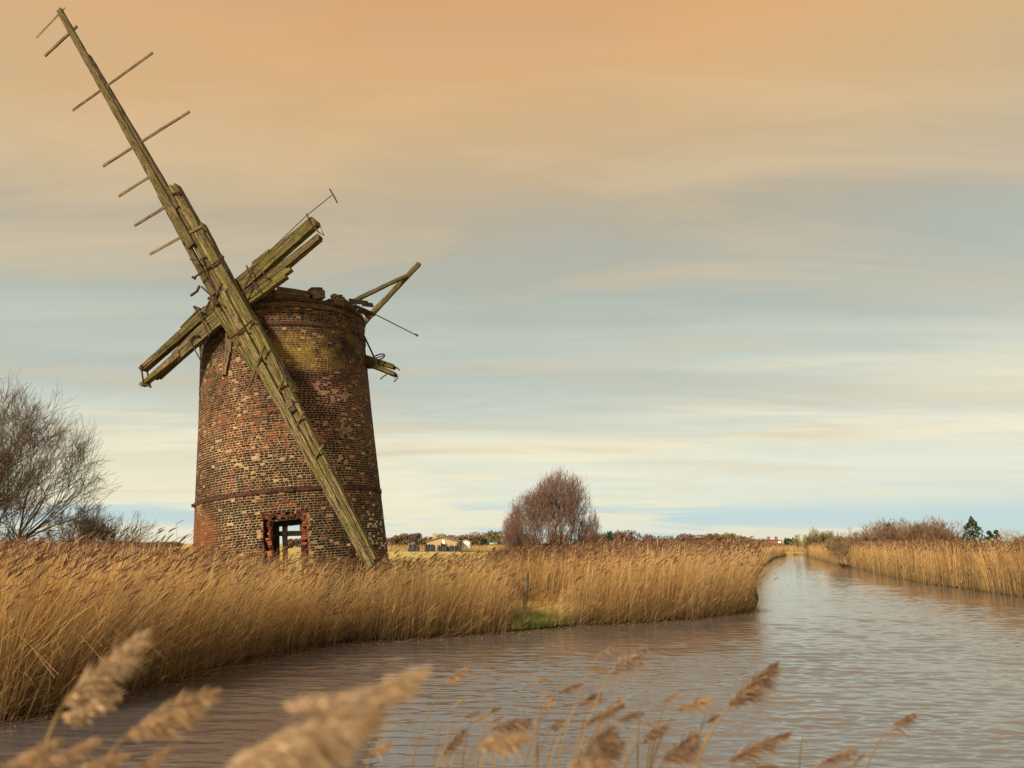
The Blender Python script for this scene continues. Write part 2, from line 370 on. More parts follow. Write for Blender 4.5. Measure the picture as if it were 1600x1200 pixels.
RT0, RT1, RTOP = min(ra[0], rb[0]), max(ra[0], rb[0]), rt[1]
rag = np.random.default_rng(3).uniform(-1, 1, (400,))
def in_open(th, h, course, grow=0.0):
    j = rag[int(course) % 400]
    if TH0 - .02 - .04 * max(j, 0) - grow < th < TH1 + .012 + .018 * max(-j, 0) + grow and h < HTOP + .05 + grow * 2: return 1
    # fallen arch bricks above the lintel
    mid = (TH0 + TH1) / 2
    if h < HTOP + .26 - .5 * abs(th - mid + .01) ** 1.2 * 2 and abs(th - mid) < (TH1 - TH0) / 2 + .05: return 2
    return 0
def in_rear(th, h): return RT0 < th < RT1 and h < RTOP
def fbm(a, b_, f, seed):
    r = np.random.default_rng(seed); s = 0
    for k in range(4):
        for q in range(3):
            kx, ky = r.normal(0, f * 1.9 ** k, 2); s = s + np.sin(a * kx + b_ * ky + r.uniform(0, 6.28)) / 1.5 ** k
    return s / 4.2
def wall_tone(th, h):
    """per-brick colour and mortar colour at a place on the wall"""
    x = th * 2.8; px, py = proj(TP(th, h, R(h)))
    patch = fbm(x, h, 4.2, 11); zone = fbm(x, h, .9, 12); u = rng.uniform(0, 1, np.shape(th)); u2 = rng.uniform(.65, 1.4, np.shape(th))
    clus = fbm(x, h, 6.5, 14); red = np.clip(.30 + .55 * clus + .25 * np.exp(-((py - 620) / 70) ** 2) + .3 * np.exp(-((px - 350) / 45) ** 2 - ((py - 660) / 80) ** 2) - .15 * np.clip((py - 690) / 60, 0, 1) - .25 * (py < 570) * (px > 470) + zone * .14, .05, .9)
    C = np.empty(np.shape(th) + (3,)); dark = np.array([.013, .0085, .0065]); mid_ = np.array([.055, .019, .011]); hi = np.array([.135, .036, .016])
    C[:] = dark
    C[u < red + .17] = mid_; C[u < red * .6] = hi
    s = rng.uniform(0, 1, np.shape(th)) < .03; C[s] = np.array([.30, .21, .10])
    C *= .85 * u2[..., None] * (1 + .25 * zone[..., None])
    Mo = np.ones_like(C) * np.array([.33, .24, .125]) * rng.uniform(.45, 1.2, C.shape[:-1])[..., None] * (1 + .35 * zone[..., None])
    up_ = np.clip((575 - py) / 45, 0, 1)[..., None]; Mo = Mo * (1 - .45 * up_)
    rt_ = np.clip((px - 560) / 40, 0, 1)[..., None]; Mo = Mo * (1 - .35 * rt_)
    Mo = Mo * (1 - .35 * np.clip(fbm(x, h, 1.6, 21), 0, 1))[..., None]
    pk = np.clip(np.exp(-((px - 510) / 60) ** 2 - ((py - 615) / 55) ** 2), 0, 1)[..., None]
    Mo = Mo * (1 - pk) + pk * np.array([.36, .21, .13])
    lich = np.clip(np.exp(-((px - 490) / 66) ** 4 - ((py - 546) / 32) ** 4) * (.45 + 1.1 * fbm(x, h, 3.5, 5)) * 1.3, 0, .85)[..., None]
    C = C * (1 - lich * .8) + lich * .8 * np.array([.20, .125, .025]); Mo = Mo * (1 - lich * .8) + lich * .8 * np.array([.36, .25, .06])
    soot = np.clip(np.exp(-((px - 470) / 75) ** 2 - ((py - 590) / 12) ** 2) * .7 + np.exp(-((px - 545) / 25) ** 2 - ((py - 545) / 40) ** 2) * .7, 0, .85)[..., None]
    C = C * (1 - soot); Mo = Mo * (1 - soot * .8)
    orange = np.clip(np.exp(-((px - 316) / 22) ** 2 - ((py - 838) / 34) ** 2) * 1.6 + .5 * fbm(x, h, 3, 9) * np.exp(-((px - 316) / 30) ** 2 - ((py - 838) / 40) ** 2), 0, 1)[..., None]
    C = C * (1 - orange * .6) + orange * .6 * np.array([.24, .075, .025]); Mo = Mo * (1 - orange * .6) + orange * .6 * np.array([.13, .05, .025])
    wh = (rng.uniform(0, 1, np.shape(th)) < np.clip(np.exp(-((px - 580) / 34) ** 2 - ((py - 838) / 38) ** 2), 0, 1) * .3)
    C[wh] = np.array([.5, .47, .38])
    fine = rng.uniform(0, .3, np.shape(th)); blot = patch + fine > (.98 - .40 * np.exp(-((px - 505) / 60) ** 2 - ((py - 612) / 45) ** 2) - .14 * np.exp(-((px - 350) / 40) ** 2 - ((py - 600) / 40) ** 2) + .35 * (py < 560))
    return C, Mo, blot
# core (mortar bed) with openings cut out cell by cell
thg = np.linspace(-math.pi, math.pi, NT + 1)[:-1]; dth = 2 * math.pi / NT
SUB = 1
solid = np.zeros((NC, NT), bool)
for j in range(NC):
    for i in range(NT):
        th = thg[i] + dth / 2; h = HB + (j + .5) * CH
        solid[j, i] = not (in_open(th, h, j) or in_rear(th, h))
V = []; Fc = []
ri = lambda h: R(h) - THK
hh = HB + np.arange(NC + 1) * CH
TT, HH = np.meshgrid(thg, hh)
Vo = TP(TT, HH, R(HH)); Vi = TP(TT, HH, ri(HH))
_, MoC, _ = wall_tone(TT, HH)
edge = ((np.abs(TT - TH0) < .075) | (np.abs(TT - TH1) < .07)) & (HH < HTOP + .3)
MoC[edge] = np.array([.2, .075, .035]) * rng.uniform(.3, 1.2, (edge.sum(), 1))
V = np.concatenate([Vo.reshape(-1, 3), Vi.reshape(-1, 3)]); NO = (NC + 1) * NT
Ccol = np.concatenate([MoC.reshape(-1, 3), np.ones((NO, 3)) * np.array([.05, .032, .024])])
o_ = lambda j, i: j * NT + i % NT
for j in range(NC):
    for i in range(NT):
        if not solid[j, i]: continue
        a, b_, c_, d_ = o_(j, i), o_(j, i + 1), o_(j + 1, i + 1), o_(j + 1, i)
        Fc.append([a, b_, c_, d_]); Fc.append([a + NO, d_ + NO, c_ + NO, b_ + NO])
        if not solid[j, (i + 1) % NT]: Fc.append([b_, b_ + NO, c_ + NO, c_])
        if not solid[j, i - 1]: Fc.append([a, d_, d_ + NO, a + NO])
        if j + 1 == NC or not solid[j + 1, i]: Fc.append([d_, c_, c_ + NO, d_ + NO])
        if j > 0 and not solid[j - 1, i]: Fc.append([a, a + NO, b_ + NO, b_])
# bricks
BV = []; BF = []; BC = []; nb = 0
for j in range(NC):
    h0 = HB + j * CH; hm = h0 + CH / 2; rr = float(R(hm)); circ = 2 * math.pi * rr
    th = rng.uniform(0, .1); ths = []; kinds = [.212, .112]
    t = 0; k = 0; flem = j % 2
    while t < circ - .08:
        ln = kinds[1] if rng.uniform() < .84 else kinds[0]
        ln *= rng.uniform(.9, 1.1); ths.append((t, ln)); t += ln + .0165; k += 1
    t0 = np.array([q[0] for q in ths]) / rr - math.pi + (.5 * j % 1) * .04; t1 = t0 + np.array([q[1] for q in ths]) / rr
    tm = (t0 + t1) / 2
    tm = (tm + math.pi) % (2 * math.pi) - math.pi; dt = (t1 - t0) / 2
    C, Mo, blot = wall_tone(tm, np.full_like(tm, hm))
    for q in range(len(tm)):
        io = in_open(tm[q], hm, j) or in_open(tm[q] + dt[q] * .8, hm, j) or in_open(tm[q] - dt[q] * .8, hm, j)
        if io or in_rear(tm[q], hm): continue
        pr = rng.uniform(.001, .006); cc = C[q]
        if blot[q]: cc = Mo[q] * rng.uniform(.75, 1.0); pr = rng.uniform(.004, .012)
        elif rng.uniform() < .012: continue
        near_edge = abs(tm[q] - TH0) < .06 or abs(tm[q] - TH1) < .05
        if near_edge and hm < HTOP: cc = np.array([.3, .09, .035]) * rng.uniform(.5, 1.2); pr = rng.uniform(-.0, .03)
        a, b_ = tm[q] - dt[q], tm[q] + dt[q]; g = .0062 + rng.uniform(0, .003)
        hl, hu = h0 + g, h0 + CH - g + rng.uniform(-.002, .002); ins = .006
        pts = [(a, hl, 0.001), (b_, hl, .001), (b_, hu, .001), (a, hu, .001), (a + ins / 3, hl + ins * .6, pr), (b_ - ins / 3, hl + ins * .6, pr + rng.normal(0, .002)), (b_ - ins / 3, hu - ins * .6, pr), (a + ins / 3, hu - ins * .6, pr + rng.normal(0, .002))]
        if pr < .0: continue
        BV += pts; BF += [[nb + 4, nb + 5, nb + 6, nb + 7], [nb, nb + 1, nb + 5, nb + 4], [nb + 1, nb + 2, nb + 6, nb + 5], [nb + 2, nb + 3, nb + 7, nb + 6], [nb + 3, nb, nb + 4, nb + 7]]
        BC += [cc] * 8; nb += 8
bv = np.array(BV); Vb = TP(bv[:, 0], bv[:, 1], R(bv[:, 1]) + bv[:, 2])
Fall = np.array(Fc); Fb = np.array(BF) + len(V)
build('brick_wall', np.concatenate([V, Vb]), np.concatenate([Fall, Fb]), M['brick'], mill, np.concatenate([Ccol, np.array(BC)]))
# iron bands
def ringmesh(h0, h1, r_in, r_out, name, m, jit=0, col=(1, 1, 1), n=160, hole=None):
    t = np.linspace(0, 2 * math.pi, n + 1)[:-1]; V = []
    jj = rng.normal(0, jit, (4, n)) if jit else np.zeros((4, n))
    for k, (h, r) in enumerate(((h0, r_in), (h0, r_out), (h1, r_out), (h1, r_in))):
        V.append(TP(t, h + jj[k], r + jj[(k + 1) % 4]))
    V = np.concatenate(V); f = [[k * n + i, k * n + (i + 1) % n, ((k + 1) % 4) * n + (i + 1) % n, ((k + 1) % 4) * n + i] for k in range(4) for i in range(n)]
    return build(name, V, f, m, mill, np.broadcast_to(np.array(col, float), (len(V), 3)), uv=np.stack([np.tile(t * 2.7, 4), np.repeat(np.arange(4) * .1, n)], 1))
for h in (0., 5.1):
    b_ = ringmesh(h - .055, h + .055, R(h) + .014, R(h) + .035, 'iron_band', M['iron'])
    mb = MB()
    for px, py in ((302, 791), (598, 769)) if h == 0 else ((569, 524), (528, 511)):
        th = math.atan2(*(lambda q: (q @ E2, q @ E1))(P(px, py, 24.4 if px > 400 else 23.9) - c1_))
        p = TP(th, h, R(h) + .05); rad = nrm(p - c1_ - AX * h); box(mb, p, rad, np.cross(AX, rad), AX, .1, .14, .09); mb.build('band_lug', M['iron'], b_); mb = MB()
    th = hit(453, 765)[0]; p = TP(th, 0., R(0) + .04); rad = nrm(p - c1_); 
    if h == 0: box(mb, p, rad, np.cross(AX, rad), AX, .05, .2, .13); mb.build('band_lug', M['iron'], b_)
# timber curb, iron ring and floor that closes the top
ringmesh(5.625, 5.72, R(5.6) - .45, R(5.6) + .03, 'timber_curb', M['greywood'], .012, (.8, .7, .6))
ringmesh(5.722, 5.80, R(5.6) - .45, R(5.6) + .00, 'timber_curb', M['greywood'], .012, (1, .9, .75))
ringmesh(5.803, 5.90, R(5.6) - .40, R(5.6) + .06, 'curb_ring', M['iron'], .006)
mb = MB(); t = np.linspace(0, 2 * math.pi, 65)[:-1]; A_ = TP(t, 5.86, R(5.6) - .41); B_ = TP(t, 5.80, R(5.6) - .41)
mb.add(np.concatenate([A_, B_]), [list(range(64)), list(range(127, 63, -1))] + [[i, (i + 1) % 64, 64 + (i + 1) % 64, 64 + i] for i in range(64)], (.5, .5, .5))
mb.build('cap_floor', M['darkwood'], mill)
# wrecked cap timbers lying round the rim
def rim(th0, th1, h, hgt, dep, seed, m='darkwood', rr=0, tone=1., strips=3, tilt=0):
    a = TP(th0, h + hgt / 2, R(5.6) - .02 + rr); b_ = TP(th1, h + hgt / 2 + tilt, R(5.6) - .02 + rr); mid = (a + b_) / 2
    outw = nrm(mid - c1_ - AX * ((mid - c1_) @ AX)); mb = MB(); timberbeam(mb, a + outw * .02, b_ + outw * .02, hgt, hgt * .85, outw, dep, strips, .08, seed, tone)
    return mb.build('cap_timber', M[m], mill)
def thpx(px, py=485):
    return hit(px, py)[0]
tA = [thpx(x) for x in (405, 430, 485, 486, 508, 512, 521, 538, 553, 556)]
rim(tA[0], tA[1] + .02, 5.9, .42, .3, 1, 'darkwood', -.1, 1.6); rim(tA[1], tA[2], 5.9, .42, .3, 2, 'greywood', -.02, 1.0, 3, -.1)
rim(tA[3], tA[4], 5.9, .4, .3, 3, 'greywood', .05, .85, 3, .08); rim(tA[5], tA[6], 5.9, .14, .3, 4); rim(tA[6], tA[7], 5.86, .36, .2, 5, 'greywood', .08, 1.2, 4)
rim(tA[7] + .005, tA[8], 5.8, .36, .2, 6, 'greywood', .05, .8, 3, -.05); rim(tA[8], tA[8] + .4, 5.86, .2, .3, 7); rim(tA[8] + .3, tA[8] + .8, 5.9, .1, .3, 17)
for k in range(26):
    th = rng.uniform(-math.pi, math.pi); 
    rim(th, th + rng.uniform(.08, .3), 5.89, rng.uniform(.04, .14), rng.uniform(.1, .3), 30 + k, 'darkwood', rng.uniform(-.25, .02), rng.uniform(.7, 1.4), 2, rng.uniform(-.04, .04))
# jagged splintered boards at the right end of the rim
mb = MB()
for k, (x0, y0, x1, y1, w) in enumerate([(548, 470, 583, 474, .1), (552, 476, 587, 491, .14), (556, 483, 580, 490, .12), (545, 466, 575, 470, .1), (560, 479, 578, 496, .1), (566, 474, 584, 476, .05)]):
    a = P(x0, y0, 23.6); b_ = P(x1, y1, 24.6); timberbeam(mb, a, b_, w, w * .5, np.array([0, -1, .3]), .08, 2, .12, 60 + k, .9)
mb.build('broken_boards', M['darkwood'], mill)
# bent iron bracket on the rim
mb = MB(); tube(mb, [P(522, 466, 22.6), P(530, 461, 22.7), P(535, 462, 22.8)], .025); tube(mb, [P(522, 466, 22.6), P(524, 461, 22.6)], .03); mb.build('iron_bracket', M['iron'], mill)
# window timbers in the wall opening; frame bars darkened to paint in interior shade
wn = nrm(TP((TH0 + TH1) / 2, 0., 1.) - c1_)
def wp(px, py, inset):
    th, h = hit(px, py); return TP(th, h, R(h) - inset)
fr = MB()
def wbeam(mb, a, b_, w, inset, th_=.12, seed=0, st=1, tone=1):
    timberbeam(mb, wp(*a, inset), wp(*b_, inset), w, w, wn, th_, st, 0, seed, tone)
wbeam(fr, (427, 814), (428, 905), .2, .3, .16, 1, 2, .3); wbeam(fr, (473, 816), (475, 905), .06, .34, .14, 2, 1, .3)
wbeam(fr, (423, 818), (475, 814), .17, .26, .16, 3, 2, .3)
frame = fr.build('window_frame', M['darkwood'], mill)
mb = MB(); wbeam(mb, (443.5, 818), (444, 905), .15, .32, .14, 4, 1, .3); mb.build('mullion', M['darkwood'], frame)
mb = MB(); wbeam(mb, (426, 833), (474, 832), .15, .3, .14, 5, 1, .3); mb.build('transom', M['darkwood'], frame)
mb = MB(); wbeam(mb, (423, 814), (473, 808.5), .05, .04, .14, 6, 1, 2.4); mb.build('lintel_board', M['greywood'], mill)
mb = MB()
for k in range(16):
    x = 419 + k * 3.6; a = wp(x, 806 + 2.2 * math.sin(k * 1.7) - (k < 2 or k > 13) * -3, .02 + .05 * random.random()); 
    th, h = hit(x, 806); rad = nrm(a - c1_ - AX * ((a - c1_) @ AX)); box(mb, a, rad, np.cross(AX, rad), AX, .12, .07, .1 + .06 * random.random(), np.array([.09, .035, .02]) * random.uniform(.5, 1.6))
for hh_ in np.arange(HTOP - 2.2, HTOP + .04, CH):
    for t_, sg_ in ((TH0, -1), (TH1, 1)):
        for q_ in range(3):
            if rng.uniform() < .12: continue
            ins_ = .02 + q_ * .13; a = TP(t_ + sg_ * rng.uniform(.0, .022), hh_ + CH / 2, R(hh_) - ins_ - .04 + rng.normal(0, .012)); rad = nrm(a - c1_ - AX * ((a - c1_) @ AX))
            box(mb, a, rad, np.cross(AX, rad), AX, .115, rng.uniform(.07, .13), .062, (np.array([.30, .10, .04]) if rng.uniform() < .5 else np.array([.09, .035, .02])) * rng.uniform(.5, 1.2))
mb.build('arch_bricks', M['brick'], mill)

# ---------------------------------------------------------------- sails: all timbers stand in the sail plane
SN = nrm([-.27, -.96, -.03]); HUB = P(350, 470, 21.9)
def S(px, py, off=0.0):
    r = ray(px, py); o = np.array([0, 0, CAMZ]); t = ((HUB + SN * off - o) @ SN) / (r @ SN); return o + r * t
def wpx(pt, w):   # pixels to metres at a point
    return w * ((pt[1]) * cp + (pt[2] - CAMZ) * sp_) / F
def sbeam(mb, a, b_, wa, wb, off, thick, strips=3, rag_=.1, seed=0, tone=1.):
    A = S(*a, off); B = S(*b_, off); timberbeam(mb, A, B, wpx(A, wa), wpx(B, wb), SN, thick, strips, rag_, seed, tone)
def sail(name, pieces, m='wood', parent=None):
    mb = MB()
    for k, q in enumerate(pieces): sbeam(mb, *q)
    return mb.build(name, M[m], parent or mill)
# windshaft from the tower top to the sail cross
top = c1_ + AX * 6.05; mb = MB()
tube(mb, [HUB - SN * .55, HUB - SN * .9, top - SN * .3, top - SN * -.6 * -1], [.26, .26, .24, .22], 16, (.8, .8, .8)); mb.build('windshaft', M['darkwood'], mill)
mb = MB(); box(mb, HUB - SN * .35, SN, nrm(np.cross(SN, [0, 0, 1])), nrm(np.cross(SN, np.cross(SN, [0, 0, 1]))), .62, .62, .62, (.6, .6, .6)); mb.build('poll_end', M['iron'], mill)
# main stock with upper and lower whips
main = sail('sail_stock', [((264, 289), (452, 632), 20, 39, .10, .3, 5, .25, 101, 1.1), ((300, 350), (400, 545), 30, 36, -.03, .25, 4, .5, 102, .9)])
uw = sail('sail_whip', [((90.5, 14), (298, 384), 8.5, 13, .24, .13, 2, .05, 103, .85), ((133, 83), (276, 325), 7, 12, .17, .16, 2, .1, 104, .75)], 'wood')
for o_s, q in ():
    pass
sail('backing_plank', [((248, 302), (333, 462), 9, 12, -.05, .14, 2, .3, 105, 1.0)])
lw = sail('sail_whip', [((343, 458), (578, 887), 17, 12, .24, .14, 2, .05, 106, 1.15), ((392, 503), (584, 880), 17, 13, .20, .16, 3, .1, 107, 1.0), ((330, 470), (405, 590), 14, 13, .05, .2, 3, .3, 108, .9)])
# the second pair of sails, behind the first
cross = sail('sail_stock', [((340, 472), (491, 343), 26, 17, -.36, .24, 4, .1, 110, .95), ((335, 474), (218, 578), 17, 10, -.34, .22, 2, .12, 111, .85)])
lower = sail('sail_stock', [((350, 488), (498, 368), 18, 9, -.36, .24, 3, .15, 112, .9), ((350, 486), (270, 559), 28, 18, -.34, .2, 3, .12, 113, 1.0), ((280, 550), (218, 602), 13, 6, -.32, .2, 2, .06, 213, 1.05)])
sail('broken_plank', [((372, 474), (452, 418), 22, 20, -.30, .2, 4, .25, 114, 1.05)])
sail('broken_plank', [((322, 520), (243, 594), 12, 5, -.50, .1, 2, .2, 115, .8)])
sail('broken_plank', [((276, 519), (318, 478), 5, 8, -.40, .1, 2, .2, 116, .7)])
sail('broken_plank', [((392, 412), (424, 388), 4, 7, -.38, .08, 2, .15, 117, .9)])
sail('hanging_plank', [((357, 520), (355, 566), 13, 11, -.6, .09, 2, .2, 118, .8), ((355, 548), (348, 587), 8, 9, -.52, .07, 2, .05, 119, 1.0)], 'greywood')
# sail bars (each its own sub-part)
for k, (a, b_, w, par) in enumerate([((56, 59), (101, 11), 4, uw), ((69.5, 87), (119.5, 40), 4, uw), ((112, 172), (238, 82), 4, uw), ((159.5, 259), (295, 173), 4.2, uw), ((184.5, 306), (240, 271), 4.2, uw),
                                ((209.5, 352), (262, 320), 4.4, uw), ((233.5, 397), (317, 351), 4.4, uw)]):
    mb = MB(); sbeam(mb, a, b_, w, w, .13, .045, 1, .0, 130 + k, 1.1); mb.build('sail_bar', M['greywood'], par)
for k, (a, b_) in enumerate([((389, 603), (413, 539)), ((430, 621), (443, 592)), ((457, 674), (474, 643)), ((485, 727), (504, 696))]):
    mb = MB(); A = S(*a, .10 if k else .1); B = S(*b_, .42); timberbeam(mb, A, B, .065, .055, SN, .05, 1, 0, 140 + k, 1.2); mb.build('sail_bar', M['wood'], lw)
# iron clamps, bolts and rods
def irod(pts, off=.2, r=.018, name='iron_clamp', par=None, offs=None):
    mb = MB(); pp = [S(x, y, off if offs is None else offs[i]) for i, (x, y) in enumerate(pts)]
    tube(mb, pp, r, 6); return mb.build(name, M['iron'], par or main)
irod([(256, 309), (268, 303), (280, 300), (281, 306)], .14, .028); irod([(303, 434), (326, 418), (347, 403)], .16, .03); irod([(345, 403), (349, 401)], .15, .05)
irod([(301, 433), (305, 435)], .15, .05); irod([(297, 405), (312, 407), (322, 400)], .15, .022); irod([(308, 412), (330, 448)], .15, .018); irod([(316, 402), (326, 432), (334, 447)], .16, .02)
irod([(358, 530), (372, 520), (393, 501), (398, 503)], .30, .03); irod([(315, 448), (330, 462), (352, 480)], .27, .028, 'iron_bolt'); irod([(347, 443), (338, 463), (334, 476)], .28, .034, 'iron_bolt'); irod([(328, 470), (321, 486)], .2, .03, 'iron_bolt')
irod([(326, 466), (334, 468), (340, 476)], .27, .06, 'iron_bolt')
irod([(298, 462), (308, 455), (312, 446)], -.05, .04, 'iron_bolt')
irod([(304, 481), (316, 500), (327, 526)], -.12, .026, 'iron_clamp', cross); irod([(303, 479), (313, 483)], -.12, .04, 'iron_clamp', cross)
irod([(385, 415), (395, 440), (405, 458)], -.12, .024, 'iron_clamp', cross); irod([(378, 459), (396, 420), (410, 426), (414, 428)], -.10, .022, 'iron_clamp', cross); irod([(379, 460), (408, 436), (417, 428)], -.11, .018, 'iron_clamp', cross)
irod([(479, 334), (485, 349), (498, 363), (506, 368), (499, 349), (492, 344)], -.30, .022, 'iron_clamp', cross)
irod([(421, 392), (479, 337), (521, 303)], -.36, .013, 'iron_rod', cross); irod([(515, 295), (521, 305), (527, 317)], -.36, .022, 'iron_rod', cross)
irod([(375, 440), (421, 392)], -.2, .012, 'iron_rod', cross)
irod([(220, 570), (225, 603)], -.3, .026, 'iron_clamp', lower); irod([(230, 580), (235, 604)], -.5, .024, 'iron_clamp', lower); irod([(226, 600), (236, 605)], -.3, .03, 'iron_clamp', lower)
irod([(296, 531), (315, 566)], -.3, .02, 'iron_rod', lower); irod([(296, 532), (304, 524), (311, 525)], -.3, .03, 'iron_rod', lower); irod([(310, 524), (314, 566)], -.5, .014, 'iron_rod', lower); irod([(297, 549), (311, 538)], -.6, .03, 'iron_rod', lower)
irod([(419, 647), (426, 642), (431, 646)], .2, .05, 'iron_bolt', lw); irod([(446, 635), (458, 628), (466, 627)], .2, .03, 'iron_bolt', lw)
mb = MB(); sbeam(mb, (447, 633), (456, 628), 12, 12, .3, .25, 2, 0, 150, 1.1); sbeam(mb, (452, 641), (460, 636), 9, 9, .28, .25, 1, 0, 151, 1.0); mb.build('wedge_block', M['wood'], lw)

# tail timbers at the back right of the rim
def tbeam(mb, a, b_, Ya, Yb, w0_, w1, seed, tone=1., th_=.12, st=2, rg=.08):
    A = P(*a, Ya); B = P(*b_, Yb); timberbeam(mb, A, B, wpx(A, w0_), wpx(B, w1), np.array([0, -1., .1]), th_, st, rg, seed, tone)
mb = MB(); tbeam(mb, (548, 471), (636, 429), 24.6, 26.4, 7, 6, 160, .8); mb.build('tail_pole', M['wood'], mill)
mb = MB(); tbeam(mb, (562, 509), (655, 410), 25.8, 26.7, 8, 7, 161, 1.); mb.build('tail_pole', M['wood'], mill)
mb = MB(); tube(mb, [P(584, 490, 24.8), P(651, 524, 24)], .02, 6); tube(mb, [P(649, 522, 24), P(653, 525, 24)], .035, 6); mb.build('tail_rod', M['iron'], mill)
mb = MB(); tube(mb, [P(572, 500, 25.5), P(569, 524, 25.2)], .012, 5); tube(mb, [P(568, 524, 25.2), P(571, 552, 25.2)], .012, 5); mb.build('tail_rod', M['iron'], mill)
mb = MB(); tube(mb, [P(569, 525, 25.2), P(584, 557, 25)], .03, 6); mb.build('tail_rod', M['iron'], mill)
mb = MB(); tbeam(mb, (564, 556), (619, 573), 25.2, 24.6, 9, 7, 163, .9, .2, 3, .2); tbeam(mb, (564, 562), (617, 584), 25.2, 24.5, 9, 6, 164, .8, .2, 3, .25); tbeam(mb, (566, 569), (590, 571), 25.2, 24.8, 7, 3, 165, .5, .2, 2, .2)
log = mb.build('log_beam', M['wood'], mill)
mb = MB(); cw = P(592, 558, 24.7); tube(mb, [cw + np.array([.19 * math.cos(a), .1 * math.sin(a) * .6, .05 * math.cos(a) + .11 * math.sin(a)]) for a in np.linspace(0, 2 * math.pi, 17)], .025, 5, (1, 1, 1), False)
tube(mb, [cw + np.array([-.17, 0, -.05]), cw + np.array([.17, 0, .05])], .02, 5); mb.build('chain_wheel', M['iron'], log)
mb = MB()
for pts in ([(604, 585), (598, 589), (594, 593)], [(618, 587), (622, 590), (615, 597)], [(618, 573), (624, 578), (625, 579)]): mb = MB(); tube(mb, [P(x, y, 24.6) for x, y in pts], .022, 5); mb.build('iron_hook', M['iron'], log)

# ---------------------------------------------------------------- bank reeds
TAN = np.array([.94, .66, .29]); PUR = np.array([.19, .10, .062])
def reedbed(name, XY, topz, scale=1., seed=1, dens_leaf=2, lean=.18, front=None, label=None, group=None, wmul=1., plume_p=.34, red=0):
    n = len(XY); r = np.random.default_rng(seed); X_, Y_ = XY[:, 0], XY[:, 1]
    z0 = ground_z(X_, Y_); z0 = np.maximum(z0, -.05)
    H = np.maximum(.5, (topz - z0)) * r.normal(.93, .09, n).clip(.45, 1.16)
    gust = fbm(X_, Y_, .8, 77)
    lx = (r.normal(lean * .6, .13, n) + .09 * gust); ly = r.normal(-.02, .07, n)
    if front is not None:   # stems at the water's edge splay outwards and low
        fx, fy, fw = front; lx = lx + fx * fw * r.uniform(0, .9, n); ly = ly + fy * fw * r.uniform(0, .9, n)
    K = 5; s = np.linspace(0, 1, K)[None, :]
    paths = np.stack([X_[:, None] + lx[:, None] * H[:, None] * s ** 1.6, Y_[:, None] + ly[:, None] * H[:, None] * s ** 1.6, z0[:, None] + H[:, None] * s * (1 - .18 * s * (lx ** 2 + ly ** 2)[:, None] * 2)], 2)
    bk = r.uniform(0, 1, n) < .09; bn = bk.sum(); sg = r.choice([-1., 1.], bn, p=[.35, .65]); kh = H[bk] * r.uniform(.15, .38, bn)
    paths[bk, 3] = paths[bk, 2] + np.stack([sg * kh * .5, r.normal(0, .15, bn) * kh, kh * .25], 1); paths[bk, 4] = paths[bk, 3] + np.stack([sg * kh * .9, r.normal(0, .3, bn) * kh, -kh * r.uniform(.1, .9, bn)], 1)
    w = np.repeat((r.uniform(.0045, .0095, n) * wmul)[:, None], K, 1) * np.linspace(1.15, .6, K)[None]
    tone = (r.uniform(.32, 1.3, n) * (1 + .22 * fbm(X_, Y_, 2.5, 78)))[:, None] ; hue = r.uniform(0, 1, n)[:, None]
    c = TAN * tone * (1 + .12 * fbm(X_, Y_, 1.1, 79)[:, None] * np.array([1, .9, .6])) * (1 - hue * np.array([0, .08, .2])); 
    grey = (r.uniform(0, 1, n) < .25)[:, None]; c = np.where(grey, np.array([.66, .5, .31]) * tone, c)
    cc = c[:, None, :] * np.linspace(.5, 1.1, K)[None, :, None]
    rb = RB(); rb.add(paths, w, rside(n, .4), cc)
    for q in range(dens_leaf):   # blade leaves off the stem
        f = r.uniform(.12, .85, n); ip = paths[:, 0] + (paths[:, -1] - paths[:, 0]) * f[:, None]; ip[:, 0] = X_ + lx * H * f ** 1.6; ip[:, 1] = Y_ + ly * H * f ** 1.6
        a = r.normal(.3, 1.0, n); ln = r.uniform(.25, .6, n) * scale; k3 = np.array([0, .5, 1.])[None]
        dx = np.cos(a) * ln * .55; dy = -np.sin(a) * ln * .4; dz = ln * r.uniform(.1, .8, n)
        lp = np.stack([ip[:, 0:1] + dx[:, None] * k3, ip[:, 1:2] + dy[:, None] * k3, ip[:, 2:3] + dz[:, None] * (k3 - .35 * k3 ** 2)], 2)
        lw_ = np.array([.8, 1., .15])[None] * (r.uniform(.008, .018, n) * wmul)[:, None]
        cl = np.where(r.uniform(0, 1, n)[:, None] < .5, np.array([.76, .5, .21]), np.array([.48, .33, .15])) * r.uniform(.6, 1.3, n)[:, None]
        rb.add(lp, lw_, rside(n, .2), cl)
    # plumes
    pm = r.uniform(0, 1, n) < plume_p; m_ = pm.sum(); tp = paths[pm, -1]; tl = r.uniform(.17, .3, m_) * scale; dd = np.stack([r.normal(.75, .18, m_), r.normal(0, .2, m_), r.normal(.75, .25, m_)], 1); dd /= np.linalg.norm(dd, axis=1, keepdims=True)
    k4 = np.linspace(0, 1, 4)[None, :, None]
    pp = tp[:, None] - dd[:, None] * .03 + dd[:, None] * tl[:, None, None] * k4; pp[:, :, 2] -= (tl[:, None] * .28) * k4[:, :, 0] ** 2
    pw = np.array([.35, 1., .75, .08])[None] * (r.uniform(.022, .046, m_) * scale * (wmul ** .5))[:, None]
    pc = PUR * r.uniform(.55, 1.7, m_)[:, None] * (1 + red * np.array([.5, .1, -.2]))
    light = (r.uniform(0, 1, m_) < .18)[:, None]; pc = np.where(light, np.array([.36, .23, .12]) * r.uniform(.7, 1.2, m_)[:, None], pc)
    for q in range(2): rb.add(pp + r.normal(0, .006, (m_, 1, 3)), pw, rside(m_), pc)
